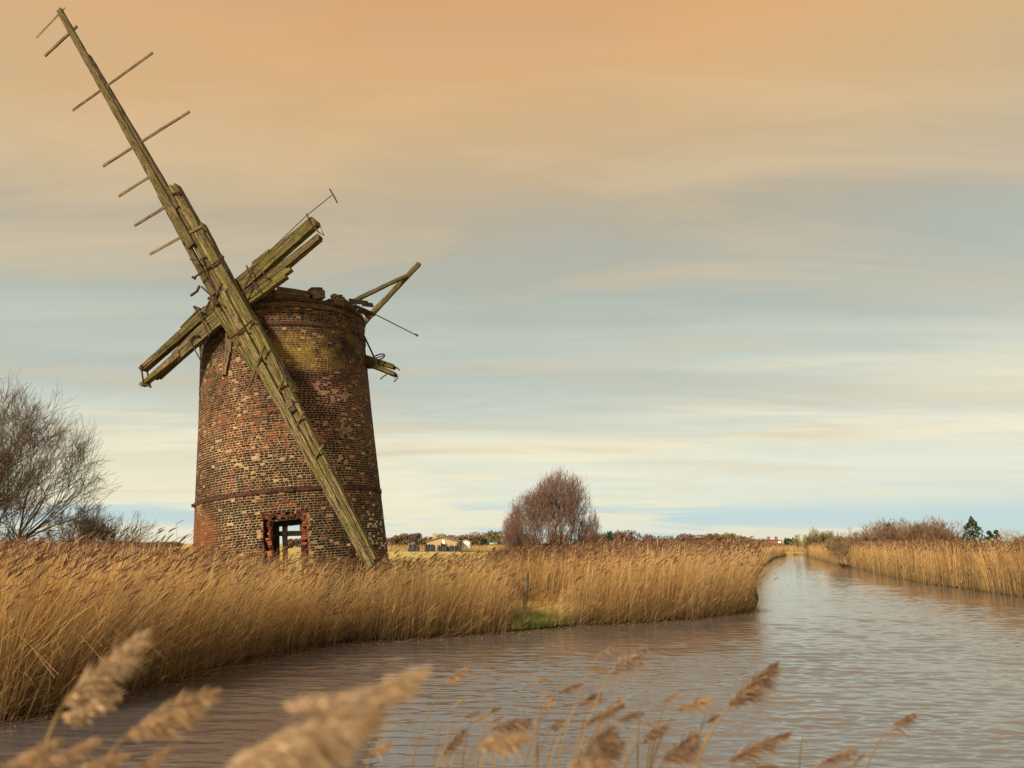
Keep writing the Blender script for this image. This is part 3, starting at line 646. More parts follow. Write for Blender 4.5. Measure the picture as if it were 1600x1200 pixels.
    return tag(rb.build(name, M['reed']), label, 'reeds' if label else None, group, 'stuff')
def band(pl, dmax, n, side=1, wgt=None, power=1.6):
    """random points along a polyline, offset to its landward side"""
    pl = np.array(pl); seg = np.diff(pl, axis=0); ln = np.linalg.norm(seg, axis=1); mid = (pl[1:] + pl[:-1]) / 2
    w = ln * (wgt(mid) if wgt is not None else 1); cum = np.cumsum(w) / w.sum()
    k = np.searchsorted(cum, rng.uniform(0, 1, n)); k = np.clip(k, 0, len(seg) - 1); t = rng.uniform(0, 1, n)
    nrm_ = np.stack([-seg[:, 1], seg[:, 0]], 1) / ln[:, None] * side
    d = dmax * rng.uniform(0, 1, n) ** power
    # smooth the normals a little
    p = pl[k] + seg[k] * t[:, None] + nrm_[k] * d[:, None] + rng.normal(0, .12, (n, 2))
    return p, d, nrm_[k]
leftpl = [np.array([-30., 5.6])] + left0[:1] + LB[:14]
def lpol(p): return p
px_of = lambda p, z=1.5: proj(np.column_stack([p, np.full(len(p), z)]))[0]
def keep_left(p, d):
    s = sdist(p[:, 0], p[:, 1]); a, _ = px_of(p), 0
    tower = np.hypot(p[:, 0] - TW[0], p[:, 1] - TW[1]) > 3.15
    gapz = (np.abs(a - 836) < 44 + rng.normal(0, 9, len(p))) & (s < 1.5 + .4 * np.sin(a * .13))       # trampled grassy gap by the post
    gap2 = gapz & (rng.uniform(0, 1, len(p)) < .975)
    return (s > -.12) & tower & ~gap2
def top_left(p):
    a = px_of(p, 2.0); yt = np.interp(a, [-400, 0, 150, 240, 330, 440, 520, 580, 640, 720, 800, 850, 900, 1000, 1100, 1200], [846, 850, 850, 853, 858, 861, 865, 866, 869, 863, 857, 856, 854, 852, 852, 852])
    dist = np.hypot(p[:, 0], p[:, 1]); 
    return CAMZ - (yt - 849) / F * p[:, 1] * 1.0 - .12
# each bed is one mass of stems
p, d, nn = band(leftpl, 5.5, 46000, 1, lambda m_: (14 / np.maximum(8, m_[:, 1])) ** .7, 1.45)
k = keep_left(p, d); p, d, nn = p[k], d[k], nn[k]
s = sdist(p[:, 0], p[:, 1]); a = px_of(p)
tz = top_left(p); tz = tz * (1 - .62 * np.exp(-((a - 840) / 50) ** 4) * (s < 2.1)) * (1 - .25 * np.exp(-((a - 850) / 85) ** 2) * np.exp(-s / 1.5)) - .12 * np.exp(-s / .5)
fw = np.exp(-np.maximum(s, 0) / .55)
reedbed('left_reeds'.replace('left_', 'river_'), p, tz, 1., 5, 2, .16, (-nn[:, 0], -nn[:, 1], fw * .75), 'golden reed bed along the left bank in front of the brick windmill')
# short tangled dead stems and sedge at the water's edge
def tangle(name, pl, n, label, hmax=.8, dmax=.9, wm=1., side=1, seed=3, wg=None):
    r = np.random.default_rng(seed); p, d, nn = band(pl, dmax, n, side, wg, 1.2); s = sdist(p[:, 0], p[:, 1]); ok = (s > -.25) & ~((np.abs(px_of(p, .5) - 845) < 48) & (rng.uniform(0, 1, len(p)) < .9)); p, nn = p[ok], nn[ok]; n = len(p)
    z0 = np.maximum(ground_z(p[:, 0], p[:, 1]), 0.0); ln = r.uniform(.25, 1., n) * hmax * 1.25; az = r.uniform(0, 2 * math.pi, n); el = r.normal(.75, .4, n)
    dx = np.cos(az) * np.cos(el) * ln + -nn[:, 0] * .25 * ln + .12; dy = np.sin(az) * np.cos(el) * ln - nn[:, 1] * .25 * ln; dz = np.abs(np.sin(el)) * ln; k3 = np.linspace(0, 1, 4)[None]
    lp = np.stack([p[:, 0:1] + dx[:, None] * k3, p[:, 1:2] + dy[:, None] * k3, z0[:, None] + dz[:, None] * (k3 - .35 * k3 ** 2.5)], 2)
    c = np.array([[.34, .2, .07], [.5, .34, .14], [.2, .12, .05], [.5, .38, .22]])[r.integers(0, 4, n)] * r.uniform(.4, 1.2, n)[:, None]
    rb = RB(); rb.add(lp, np.array([1, .9, .7, .2])[None] * (r.uniform(.005, .011, n) * wm)[:, None], rside(n), c)
    return tag(rb.build(name, M['reed']), label, 'sedge', None, 'stuff')
tangle('bank_sedge', leftpl, 9000, 'long pale broken reed stems leaning across the left bed', 1.7, 1.6, 1.3, 1, 33, lambda m_: (14 / np.maximum(8, m_[:, 1])) ** .7)
tangle('bank_sedge', leftpl, 30000, 'brown tangled dead stems at the foot of the left reed bed', .8, .8, 1., 1, 3, lambda m_: (14 / np.maximum(8, m_[:, 1])) ** .7)
# dead stems lying in the water along the edge
n = 5000; pF, dF, nF = band(leftpl, .7, n, -1, None, 1.5); zF = rng.uniform(.004, .03, n); aF = rng.uniform(0, math.pi, n); lF = rng.uniform(.08, .5, n); k3 = np.linspace(0, 1, 3)[None]
lpF = np.stack([pF[:, 0:1] + (np.cos(aF) * lF)[:, None] * k3, pF[:, 1:2] + (np.sin(aF) * lF)[:, None] * k3, zF[:, None] + 0 * k3 + .02 * np.sin(k3 * 3)], 2)
rbF = RB(); rbF.add(lpF, np.array([1, 1, .5])[None] * rng.uniform(.006, .016, n)[:, None], rside(n), np.array([[.3, .19, .08], [.55, .4, .2], [.16, .1, .05]])[rng.integers(0, 3, n)]); tag(rbF.build('floating_stems', M['reed']), 'broken dead stems floating against the left bank', 'debris', None, 'stuff')
# left bank beyond the bend and the distant bend
farpl = LB[13:] + [np.array([-10., 190.])]
p, d, nn = band(farpl, 9, 26000, 1, lambda m_: (30 / np.maximum(25, m_[:, 1])), 1.5)
s = sdist(p[:, 0], p[:, 1]); k = s > .35; p = p[k]
reedbed('far_reeds', p, 2.45 - .0018 * (p[:, 1] - 25) + np.zeros(len(p)), 1.3, 8, 1, .12, None, 'reeds lining the left bank beyond the river bend', None, 2.4, .6)
# interior bed between tower, birch and the bend
n = 30000; p = np.stack([rng.uniform(-1, 14, n), rng.uniform(20, 44, n)], 1); s = sdist(p[:, 0], p[:, 1]); a = px_of(p)
k = (s > 3) & (s < 20) & (a > 745 + rng.uniform(-40, 40, n)) & (rng.uniform(0, 1, n) < 1.2 - (p[:, 1] - 20) / 40); p = p[k]
tzz = CAMZ - (np.interp(px_of(p), [700, 800, 900, 1200], [862, 858, 853, 851]) - 849) / F * p[:, 1] - .15
reedbed('inner_reeds', p, tzz, 1., 9, 1, .14, None, 'brown plumed reeds around the foot of the bare birch', None, 1.3, .8)
# left interior: reeds toward the bare bush
n = 34000; p = np.stack([rng.uniform(-30, -6, n), rng.uniform(12, 34, n)], 1); s = sdist(p[:, 0], p[:, 1]); a = px_of(p)
k = (s > 4.2) & (s < 13) & (a > -120) & (a < 330) & (np.hypot(p[:, 0] - TW[0], p[:, 1] - TW[1]) > 3.4); p = p[k]
tzz = CAMZ - (np.interp(px_of(p), [-100, 150, 300, 330], [848, 851, 857, 862]) - 849) / F * p[:, 1] - .15
reedbed('inner_reeds', p, tzz, 1., 10, 1, .16, None, 'brown topped reeds left of the windmill below the bare tree', None, 1.2, .8)
# tall plumes against the sky left of the tower
n = 90; a = rng.uniform(120, 300, n); yy = rng.uniform(15, 18, n); p = np.array([P(x, 850, y)[:2] for x, y in zip(a, yy)])
tz = CAMZ + rng.uniform(.02, .34, n) * np.interp(a, [120, 200, 250, 300], [.4, 1, .9, .6])
reedbed('inner_reeds', p, tz, 1., 12, 1, .12, None, 'few tall dark plumed reeds against the sky left of tower', None, 1., 1.)
# right bank
rpl = [np.array([12.5 * 1.0, 190.])] + RBk + [np.array([40., 26.])]
rpl = RBk + [np.array([44., 30.])]
p, d, nn = band(rpl, 7, 70000, 1, lambda m_: (40 / np.maximum(25, m_[:, 1])) ** 1.0, 1.7); s = sdist(p[:, 0], p[:, 1])
k = s > -.1; p, nn = p[k], nn[k]
if k.sum() < 5000: print('RIGHT BANK SIDE WRONG')
clump = fbm(p[:, 0], p[:, 1], .5, 31)
tz = np.interp(px_of(p), [1240, 1270, 1300, 1330, 1400, 1600, 1800], [2.2, 2.3, 2.35, 2.35, 2.42, 2.45, 2.5]) + .13 * clump
reedbed('river_reeds', p, tz, 1.15, 14, 1, .03, None, 'bright golden reed bed along the right bank', None, 2.0, .5)
tangle('bank_sedge', rpl, 12000, 'brown dead stems at the foot of the right reed bed', .5, .5, 2., 1, 4, lambda m_: (40 / np.maximum(25, m_[:, 1])))
# far bank closing the river
p = np.stack([rng.uniform(-40, 30, 9000), rng.uniform(190, 250, 9000)], 1); s = sdist(p[:, 0], p[:, 1]); p = p[(s > 0)]
p2 = np.stack([rng.uniform(25, 75, 9000), rng.uniform(150, 215, 9000)], 1); s = sdist(p2[:, 0], p2[:, 1]); p = np.concatenate([p, p2[(s > 0)]])
reedbed('far_reeds', p, np.full(len(p), 2.1), 1.5, 15, 0, .08, None, 'far pale reeds closing the end of the river', None, 5., .4)
# field grass
def tussocks(name, p, hmin, hmax, cols, label, wm=1., seed=1, lean=.2):
    r = np.random.default_rng(seed); n = len(p); z0 = ground_z(p[:, 0], p[:, 1]); H = r.uniform(hmin, hmax, n); k3 = np.linspace(0, 1, 3)[None]
    lx = r.normal(lean, .35, n) * H; ly = r.normal(0, .35, n) * H
    lp = np.stack([p[:, 0:1] + lx[:, None] * k3 ** 1.5, p[:, 1:2] + ly[:, None] * k3 ** 1.5, z0[:, None] + H[:, None] * k3], 2)
    c = np.array(cols)[r.integers(0, len(cols), n)] * r.uniform(.6, 1.3, n)[:, None]
    rb = RB(); rb.add(lp, np.array([1, .8, .1])[None] * (r.uniform(.008, .014, n) * wm)[:, None], rside(n), c); return tag(rb.build(name, M['leaf']), label, 'grass', None, 'stuff')
n = 60000; Yg = 20 + 60 * rng.uniform(0, 1, n) ** 1.6; p = np.stack([rng.uniform(-.75, .15, n) * Yg, Yg], 1); s = sdist(p[:, 0], p[:, 1]); cl = fbm(p[:, 0], p[:, 1], .5, 41)
k = (s > 3.) & (np.hypot(p[:, 0] - TW[0], p[:, 1] - TW[1]) > 3.1) & (cl > -.25); p = p[k]
tussocks('marsh_grass', p, .15, .5, [(.5, .36, .13), (.42, .33, .1), (.25, .25, .05), (.55, .42, .17)], 'straw and green rough grass on the marsh behind the windmill', 2.2, 2)
n = 8000; q0 = G(843, 968, .3); p = np.array(q0[:2]) + rng.normal(0, 1, (n, 2)) * np.array([.42, .5]); s = sdist(p[:, 0], p[:, 1]); p = p[s > .02]
tussocks('green_grass', p, .08, .28, [(.10, .17, .025), (.15, .22, .04), (.34, .27, .1), (.07, .12, .02), (.4, .3, .13)], 'patch of fresh green grass on the bank below the wooden post', 1., 3)

# leaning post
q = G(820, 962, .25); mb = MB(); A = P(819, 972, q[1]); B = P(823.5, 893, q[1] + .1)
pts = [A + (B - A) * t for t in np.linspace(0, 1, 9)]; pts = [pp + np.array([rng.normal(0, .003), rng.normal(0, .003), 0]) for pp in pts]
tube(mb, pts, [.075, .073, .071, .07, .07, .069, .069, .068, .062], 12, (1.8, 1.8, 1.8)); pl = mb.build('wooden_post', M['darkwood'], loc=A)
tag(pl, 'thin weathered wooden post leaning slightly in the reeds beside the green grass patch', 'post')

# ---------------------------------------------------------------- bare trees and bushes
def grow(seed, starts, levels, env=None, ratio=.72, spread=.55, upb=.25, kids=(2, 4), droop=0, twist=.25, seglen=1.):
    """recursive branching; returns list of (level, p0, p1, r0, r1)"""
    r = np.random.default_rng(seed); segs = []
    st = [(0, np.array(p, float), nrm(d_), L_, rad, i_) for i_, (p, d_, L_, rad) in enumerate(starts)]
    while st:
        lv, p_, d_, ln, rad, sid = st.pop()
        if env is not None:
            qq = min(np.linalg.norm((p_ + d_ * ln * .6 - e_[0]) / e_[1]) for e_ in env)
            if lv > 1 and qq > 1.0 + r.uniform(-.12, .08): continue
        K = 3 if lv < levels - 1 else 2; q_ = p_; r0 = rad; dd = d_
        nodes = []
        for k_ in range(K):
            dd = nrm(dd + r.normal(0, twist * .5, 3) + np.array([0, 0, upb * .25]) + np.array([droop * .1, 0, 0])); e = q_ + dd * ln / K; r1 = rad * (1 - .45 * (k_ + 1) / K)
            segs.append((lv, q_, e, r0, r1, sid)); nodes.append((e, dd, r1)); q_ = e; r0 = r1
        if lv < levels:
            nk = r.integers(kids[0], kids[1] + 1)
            for c_ in range(nk):
                e, d2, rr = nodes[-1] if c_ < 2 else nodes[r.integers(0, len(nodes))]
                perp = nrm(np.cross(d2, r.normal(0, 1, 3))); ang = spread * r.uniform(.5, 1.3)
                nd = nrm(d2 * math.cos(ang) + perp * math.sin(ang) + np.array([0, 0, upb * .3]))
                st.append((lv + 1, e, nd, ln * ratio * r.uniform(.75, 1.2), rr * r.uniform(.55, .8), sid))
    return segs
def segmesh(segs, minr=.0, sides=4, col=(.1, .07, .05), var=.3, fade=None):
    n = len(segs); p0 = np.array([s_[1] for s_ in segs]); p1 = np.array([s_[2] for s_ in segs]); r0 = np.maximum(minr, np.array([s_[3] for s_ in segs])); r1 = np.maximum(minr * .8, np.array([s_[4] for s_ in segs]))
    t = p1 - p0; t /= np.linalg.norm(t, axis=1, keepdims=True) + 1e-9; ref = np.where(np.abs(t[:, 2:3]) < .9, np.array([0, 0, 1.]), np.array([1., 0, 0])); a = np.cross(t, ref); a /= np.linalg.norm(a, axis=1, keepdims=True); b_ = np.cross(t, a)
    V = np.empty((n, 2, sides, 3))
    for k_ in range(sides):
        th = 2 * math.pi * k_ / sides; o = math.cos(th) * a + math.sin(th) * b_; V[:, 0, k_] = p0 + o * r0[:, None]; V[:, 1, k_] = p1 + o * r1[:, None]
    i = np.arange(n)[:, None] * 2 * sides; k_ = np.arange(sides)[None]; k2 = (k_ + 1) % sides
    Fq = np.stack([i + k_, i + k2, i + sides + k2, i + sides + k_], -1).reshape(-1, 4)
    c = np.asarray(col) * np.random.default_rng(5).uniform(1 - var, 1 + var, n)[:, None]; C = np.repeat(c, 2 * sides, 0)
    return V.reshape(-1, 3), Fq, C
def baretree(name, loc, seed, starts, levels, label, cat, group=None, minr=.008, trunkcol=(.12, .08, .05), twigcol=(.12, .075, .055), tl=2, **kw):
    rt_ = empty(name, loc, label, cat, group); loc = np.array(loc, float)
    st = [(loc + np.array(p_), d_, L_, r_) for p_, d_, L_, r_ in starts]
    sg = grow(seed, st, levels, **kw)
    a_ = [s_ for s_ in sg if s_[0] <= tl]; b_ = [s_ for s_ in sg if s_[0] > tl]
    for q_ in sorted({s_[5] for s_ in a_}):
        v_, f_, c_ = segmesh([s_ for s_ in a_ if s_[5] == q_], minr, 6, trunkcol); build('stem' if len(starts) > 1 else 'trunk', v_, f_, M['bark'], rt_, c_)
    v_, f_, c_ = segmesh(b_, minr, 3, twigcol); build('crown', v_, f_, M['bark'], rt_, c_)
    return rt_, sg
# left bush/tree, cut by the frame
lc = P(-25, 849, 30); lc[2] = .5
st = [((rng.normal(0, .5), rng.normal(0, .5), -.2), (math.cos(a_) * .8, math.sin(a_) * .8, 1.0 + .3 * rng.uniform()), 2.6 * rng.uniform(.8, 1.15), .1) for a_ in np.linspace(0, 2 * math.pi, 12)[:-1]]
st += [((0, 0, -.2), (.1, 0, 1), 2.6, .13), ((1.5, 0, -.2), (1., 0, .6), 1.9, .07), ((2.2, .3, -.2), (1, .3, .8), 1.5, .06), ((3.0, -.3, -.2), (.8, 0, 1), 1.2, .05), ((1.8, -.5, -.2), (.3, 0, 1), 1.8, .06)]
baretree('bare_tree', lc, 4, st, 6, 'large bare tree with tangled grey-brown twigs at the left edge', 'tree', None, .0044, (.085, .06, .03), (.095, .066, .038), env=[(lc + np.array([-.6, 0, 1.6]), np.array([5.2, 4.5, 7.2])), (lc + np.array([1.6, 0, .8]), np.array([3.7, 3.5, 4.7]))], ratio=.735, spread=.5, upb=.2, kids=(3, 4), twist=.3)
# centre birch
bc = P(862, 849, 44); bc[2] = .5
st = [((.5 * math.cos(a_) * .8, .5 * math.sin(a_), -.2), (math.cos(a_) * (.38 + .2 * (k_ % 2)), math.sin(a_) * .4, 1.1), 1.95 * (1 if math.cos(a_) > -.4 else .9), .09) for k_, a_ in enumerate(np.linspace(0, 2 * math.pi, 10)[:-1])]
st += [((-.9, 0, -.2), (-.55, 0, 1), 1.5, .06), ((1.0, 0, -.2), (.6, 0, 1), 1.3, .06), ((-1.2, 0.2, -.2), (-.9, 0, 1), 1.1, .05), ((.2, 0, -.2), (.12, 0, 1), 2.3, .09), ((1.3, .3, -.2), (1.0, 0, .9), 1.2, .05), ((-.6, -.3, -.2), (-1, 0, .9), 1.2, .05), ((.8, -.4, -.2), (.9, 0, 1), 1.2, .05), ((0, -.5, -.2), (-.3, -.3, 1), 1.2, .05)]
birch, _ = baretree('birch_tree', bc, 8, st, 6, 'bare many-stemmed birch with purple-brown twigs standing alone in the reeds', 'tree', None, .0056, (.36, .25, .15), (.17, .105, .08), env=[(bc + np.array([.6, 0, 2.2]), np.array([2.2, 2.2, 3.95])), (bc + np.array([-1.0, 0, 1.9]), np.array([1.9, 2.0, 3.0]))], ratio=.76, spread=.42, upb=.3, kids=(3, 4), twist=.3, tl=1)
# right bank shrubs
def shrub(px, Y, h, w, seed, label, tw, name='bare_shrub', lv=4, mr=.014, grp=None, stems=30, kids=(3, 4)):
    c_ = P(px, 849, Y); c_[2] = .4; r = np.random.default_rng(seed)
    st_ = []
    for k_ in range(stems):
        x_ = r.uniform(-.5, .5) * w * .7; st_.append(((x_, r.uniform(-.4, .4) * w * .4, -.1), (x_ / w * 1.6 + r.normal(0, .15), r.normal(0, .25), 1), h * .36 * r.uniform(.75, 1.1) * (1 - .8 * (x_ / w) ** 2), .05))
    return baretree(name, c_, seed, st_, lv, label, 'shrub', grp, mr, tuple(x * 1.1 for x in tw), tw, ratio=.7, spread=.5, upb=.2, kids=kids, twist=.3, tl=0)
shrub(118, 32, 3.9, 4.6, 50, 'low bare bush with fine grey twigs spreading right from the large bare tree', (.16, .12, .085), lv=4, mr=.005, stems=16)
shrub(1355, 92, 4.2, 5.5, 51, 'leftmost of the wide bare brown shrubs above the right reed bed', (.20, .125, .08), grp='bare shrubs behind right reeds')
shrub(1392, 96, 5.2, 6, 52, 'middle bare brown shrub with a dark ivy clump behind right reeds', (.20, .12, .075), grp='bare shrubs behind right reeds')
shrub(1432, 92, 5.4, 6.5, 53, 'tallest bare brown shrub above the right reed bed', (.19, .12, .075), grp='bare shrubs behind right reeds')
shrub(1472, 90, 4.7, 5, 54, 'rightmost bare brown shrub beside the dark spreading conifer', (.19, .115, .07), grp='bare shrubs behind right reeds')
shrub(1310, 88, 3.2, 3.2, 55, 'olive-brown willow bush leaning over the water through the right reeds', (.17, .125, .055), name='willow_bush', mr=.016, stems=16)
shrub(1330, 84, 3.0, 3.0, 57, 'low grey-brown willow bush behind the start of the right reed bed', (.18, .12, .07), name='willow_bush', mr=.014, stems=10)
shrub(1276, 150, 4.6, 4.5, 56, 'small yellow-green shrub at the far end of the right bank', (.19, .16, .07), name='yellow_shrub', mr=.03)
shrub(1588, 80, 3.9, 1.4, 58, 'thin pale bare shrub at the right edge of the photo', (.3, .23, .17), mr=.012, stems=4)
# leafy crowns from small faces
def crown_faces(c_, rad, n, size, cols, r, flat=1.):
    d_ = r.normal(0, 1, (n, 3)); d_ /= np.linalg.norm(d_, axis=1, keepdims=True); rr = r.uniform(.35, 1, n) ** .6
    pos = c_ + d_ * rr[:, None] * np.array(rad); a = r.normal(0, 1, (n, 3)); a /= np.linalg.norm(a, axis=1, keepdims=True); b_ = np.cross(a, r.normal(0, 1, (n, 3))); b_ /= np.linalg.norm(b_, axis=1, keepdims=True)
    s_ = (size * r.uniform(.5, 1.3, n))[:, None]; V = np.stack([pos - a * s_, pos + b_ * s_ * .5, pos + a * s_, pos - b_ * s_ * .5], 1).reshape(-1, 3)
    Fq = np.arange(n * 4).reshape(n, 4); c = np.array(cols)[r.integers(0, len(cols), n)] * r.uniform(.6, 1.4, n)[:, None]
    return V, Fq, np.repeat(c, 4, 0)
def leaftree(name, px, Y, ytop, wpx_, seed, cols, label, lobes=7, size=.28, n=900, group=None, trunk_h=.3, zb=.4, shape='round', cat='tree', tcol=(.1, .07, .05)):
    r = np.random.default_rng(seed); b0 = P(px, 849, Y); b0[2] = zb; top_ = P(px, ytop, Y)[2]; H = top_ - zb; wm_ = wpx_ * Y / F / 2
    rt_ = empty(name, b0, label, cat, group); vs = []; fs = []; cs = []; k0 = 0
    for k_ in range(lobes):
        if shape == 'round':
            ox = r.uniform(-1, 1) * wm_ * .62; cz = zb + H * (r.uniform(.2, .82) - .15 * (ox / wm_) ** 2); c_ = b0 + np.array([ox, r.uniform(-1, 1) * wm_ * .5, cz - zb]); rd = (wm_ * r.uniform(.35, .5), wm_ * .45, H * r.uniform(.2, .3))
            if k_ == 0: c_ = b0 + np.array([0, 0, H * .7]); rd = (wm_ * .55, wm_ * .5, H * .3)
        else:   # conifer tiers of uneven shelves
            t_ = (k_ + .5) / lobes; sgn = 1 if k_ % 2 else -1; wd = wm_ * (1 - t_) ** .6; c_ = b0 + np.array([sgn * wd * .62 * r.uniform(.3, 1), r.uniform(-.4, .4) * wd, H * (.3 + .66 * t_)]); rd = (max(.2, wd * .5), max(.2, wd * .5), H * .06)
        v_, f_, c2_ = crown_faces(c_, rd, n // lobes, size, cols, r); vs.append(v_); fs.append(f_ + k0); cs.append(c2_); k0 += len(v_)
    build('crown', np.concatenate(vs), np.concatenate(fs), M['leaf'], rt_, np.concatenate(cs))
    mb = MB(); tube(mb, [b0 + np.array([0, 0, -.3]), b0 + np.array([.05, 0, H * .4]), b0 + np.array([0, 0, H * .85])], [H * .035, H * .025, H * .01], 6, tcol)
    for k_ in range(0):
        a_ = r.uniform(0, 6.28); tube(mb, [b0 + np.array([0, 0, H * (.3 + .1 * k_)]), b0 + np.array([math.cos(a_) * wm_ * .5, math.sin(a_) * wm_ * .5, H * (.5 + .1 * k_)])], [H * .012, H * .005], 5, tcol)
    mb.build('trunk', M['bark'], rt_); return rt_
GR = [(.03, .05, .02), (.045, .07, .025), (.02, .035, .015)]
leaftree('conifer_tree', 1522, 84, 807, 46, 61, GR + [(.08, .085, .04)], 'dark spreading conifer behind the right reed bed', 23, .13, 1500, None, shape='conifer')
leaftree('conifer_tree', 1548, 86, 828, 22, 62, GR, 'smaller dark conifer between two others behind the right reeds', 7, .16, 900, None, shape='conifer')
leaftree('conifer_tree', 1559, 85, 827, 16, 63, GR, 'narrow dark conifer, rightmost of the three above the right reeds', 7, .15, 700, None, shape='conifer')
leaftree('ivy_bush', 1393, 94, 810, 24, 64, [(.05, .04, .02), (.07, .055, .025), (.04, .045, .02)], 'dark ivy-clad stump rising above the brown shrubs on the right', 5, .16, 500, None, cat='bush')
leaftree('evergreen_bush', 1590, 84, 838, 22, 65, GR, 'dark evergreen bush at the right edge behind reeds', 4, .2, 400, cat='bush')
# ---------------------------------------------------------------- far tree line, buildings
BR = [(.13, .085, .05), (.17, .11, .065), (.1, .065, .04)]; PB = [(.17, .10, .085), (.13, .08, .07)]; OL = [(.13, .11, .045), (.17, .14, .055), (.1, .085, .035)]; DG = [(.035, .06, .03), (.05, .08, .035), (.025, .045, .02)]
TLs = [  # px, top y, width px, palette, description
 (188, 846, 30, OL, 'low olive hedge tree on the horizon left of the tower'), (222, 846.5, 34, BR, 'low brown hedge tree midway between bare tree and tower'), (262, 846, 36, BR, 'low brown hedge tree just left of the tower'),
 (452, 843, 16, BR, 'far brown tree seen through the tower window'), (468, 841, 18, PB, 'reddish far tree seen through the tower window'),
 (612, 840, 26, PB, 'purple-brown tree nearest the right edge of the tower'), (626, 837, 22, BR, 'rounded brown tree second right of the tower'), (640, 833.5, 20, PB, 'pale pinkish bare tree left of the dark pine'),
 (652, 832, 16, DG, 'dark green pine left of the yellow gabled barn'), (668, 838, 20, BR, 'brown tree directly left of the barn ridge'), (690, 834, 26, BR, 'brown tree behind the barn chimney'), (712, 836, 26, BR, 'brown tree behind the right barn slope'),
 (731, 834, 26, BR, 'brown tree above the small pale shed'), (733, 842, 12, DG, 'small dark green tree right of the barn gable'), (750, 831, 26, BR, 'tall brown rounded tree right of the small pale shed'), (757, 841, 14, DG, 'dark green bush below the tall rounded brown tree'),
 (778, 829, 32, OL, 'olive domed tree left of the birch'), (800, 832, 26, OL, 'olive-brown tree half hidden by the left birch twigs'), (824, 834, 30, BR, 'brown tree directly behind the left half of the birch'), (880, 835, 30, BR, 'brown tree directly behind the right half of the birch'), (915, 836, 26, BR, 'brown tree behind the right birch twigs'),
 (935, 832, 16, OL, 'olive tree just right of the birch'), (953, 829, 15, DG, 'dark green pointed tree right of the birch'), (970, 831, 26, OL, 'olive tree between the dark pine and the high dome'), (985, 827.5, 34, BR, 'high brown domed tree in the right half of the tree line'), (1015, 835, 24, PB, 'purple-grey tree right of the high brown dome'), (1034, 837, 26, BR, 'low reddish-brown tree third right of the dome'),
 (1066, 834, 22, PB, 'grey bare tree left of the wide brown mound'), (1084, 834, 42, BR, 'wide red-brown mound of a tree above the reeds'), (1100, 839, 40, OL, 'broad olive tree overlapping the wide brown mound'), (1118, 833, 26, BR, 'pale brown tree right of the wide mound'), (1134, 832, 28, OL, 'lighter feathery tree highest right of the wide mound'), (1155, 838, 24, OL, 'olive tree sloping down right of the feathery tree'), (1170, 842, 24, OL, 'last low olive tree of the long tree line'), (1192, 841, 30, OL, 'low hedge tree left of the red brick farmhouse'),
 (1231, 841.5, 16, DG, 'left half of dark green pine clump by the river end'), (1243, 841.5, 14, DG, 'right half of dark green pine clump by the river end'), (1310, 838, 30, PB, 'purple-brown far tree behind the willow bush'), (1328, 842, 20, BR, 'low brown far tree left of the bare shrubs')]
for k_, (px, yt, w, pal, lab) in enumerate(TLs):
    Yd = 300 + 40 * ((k_ * 7) % 3) if px < 1200 else 260
    green = pal is DG
    leaftree('pine_tree' if green else 'far_tree', px, Yd, yt, w * (1.1 if green else 1.7), 200 + k_, pal, lab, 12, .42 if not green else .5, 1700 if not green else 700, 'trees of the far tree line', cat='tree')
# farm barn with yellow gable
def gable(rt_, x0, x1, Yb, ye, yr, xr, depth, wallm, roofm, zb=.4, over=.4):
    A = P(x0, ye, Yb); B = P(x1, ye, Yb); T = P(xr, yr, Yb); d_ = np.array([0, depth, 0.])
    mb = MB(); f0 = [np.array([A[0], Yb, zb]), np.array([B[0], Yb, zb]), B, T, A]; mb.add(f0 + [q_ + d_ for q_ in f0], [[0, 1, 2, 3, 4], [9, 8, 7, 6, 5]] + [[i, i + 5, (i + 1) % 5 + 5, (i + 1) % 5] for i in (0, 1, 4)]); mb.build('wall', wallm, rt_)
    mb = MB()
    for (e, s_) in ((A, -1), (B, 1)):
        dv = nrm(T - e); o_ = e - dv * over; up_ = np.array([0, 0, .22]); ff = np.array([0, -over, 0]); q_ = [o_ + ff, T + ff, T + d_ - ff, o_ + d_ - ff]; mb.add(q_ + [z_ + up_ for z_ in q_], [[0, 1, 2, 3], [7, 6, 5, 4], [0, 4, 5, 1], [1, 5, 6, 2], [2, 6, 7, 3], [3, 7, 4, 0]])
    return mb.build('roof', roofm, rt_), A, B, T
bl = P(691, 849, 215); bl[2] = .4
barn = empty('barn', bl, 'broad low barn with sunlit yellow gable in the far field', 'barn')
rf, A, B, T = gable(barn, 667, 716, 215, 846, 839.2, 690, 16, M['render'], M['roof'])
mb = MB(); c_ = P(679, 840, 224); box(mb, c_ + np.array([0, 0, .2]), (1, 0, 0), (0, 1, 0), (0, 0, 1), 1.0, 1, 2.2); mb.build('chimney', M['render'], rf)
mb = MB(); c_ = P(693, 847, 214.9); box(mb, c_, (1, 0, 0), (0, 1, 0), (0, 0, 1), .75, .12, 1.0); mb.build('window', M['white'], barn)
b2 = P(727, 849, 225); b2[2] = .4
sh = empty('shed', b2, 'small pale shed with a shallow green-grey roof right of the barn', 'shed')
gable(sh, 721, 734, 225, 847, 844, 727, 8, M['white'], M['dune'], over=.2)
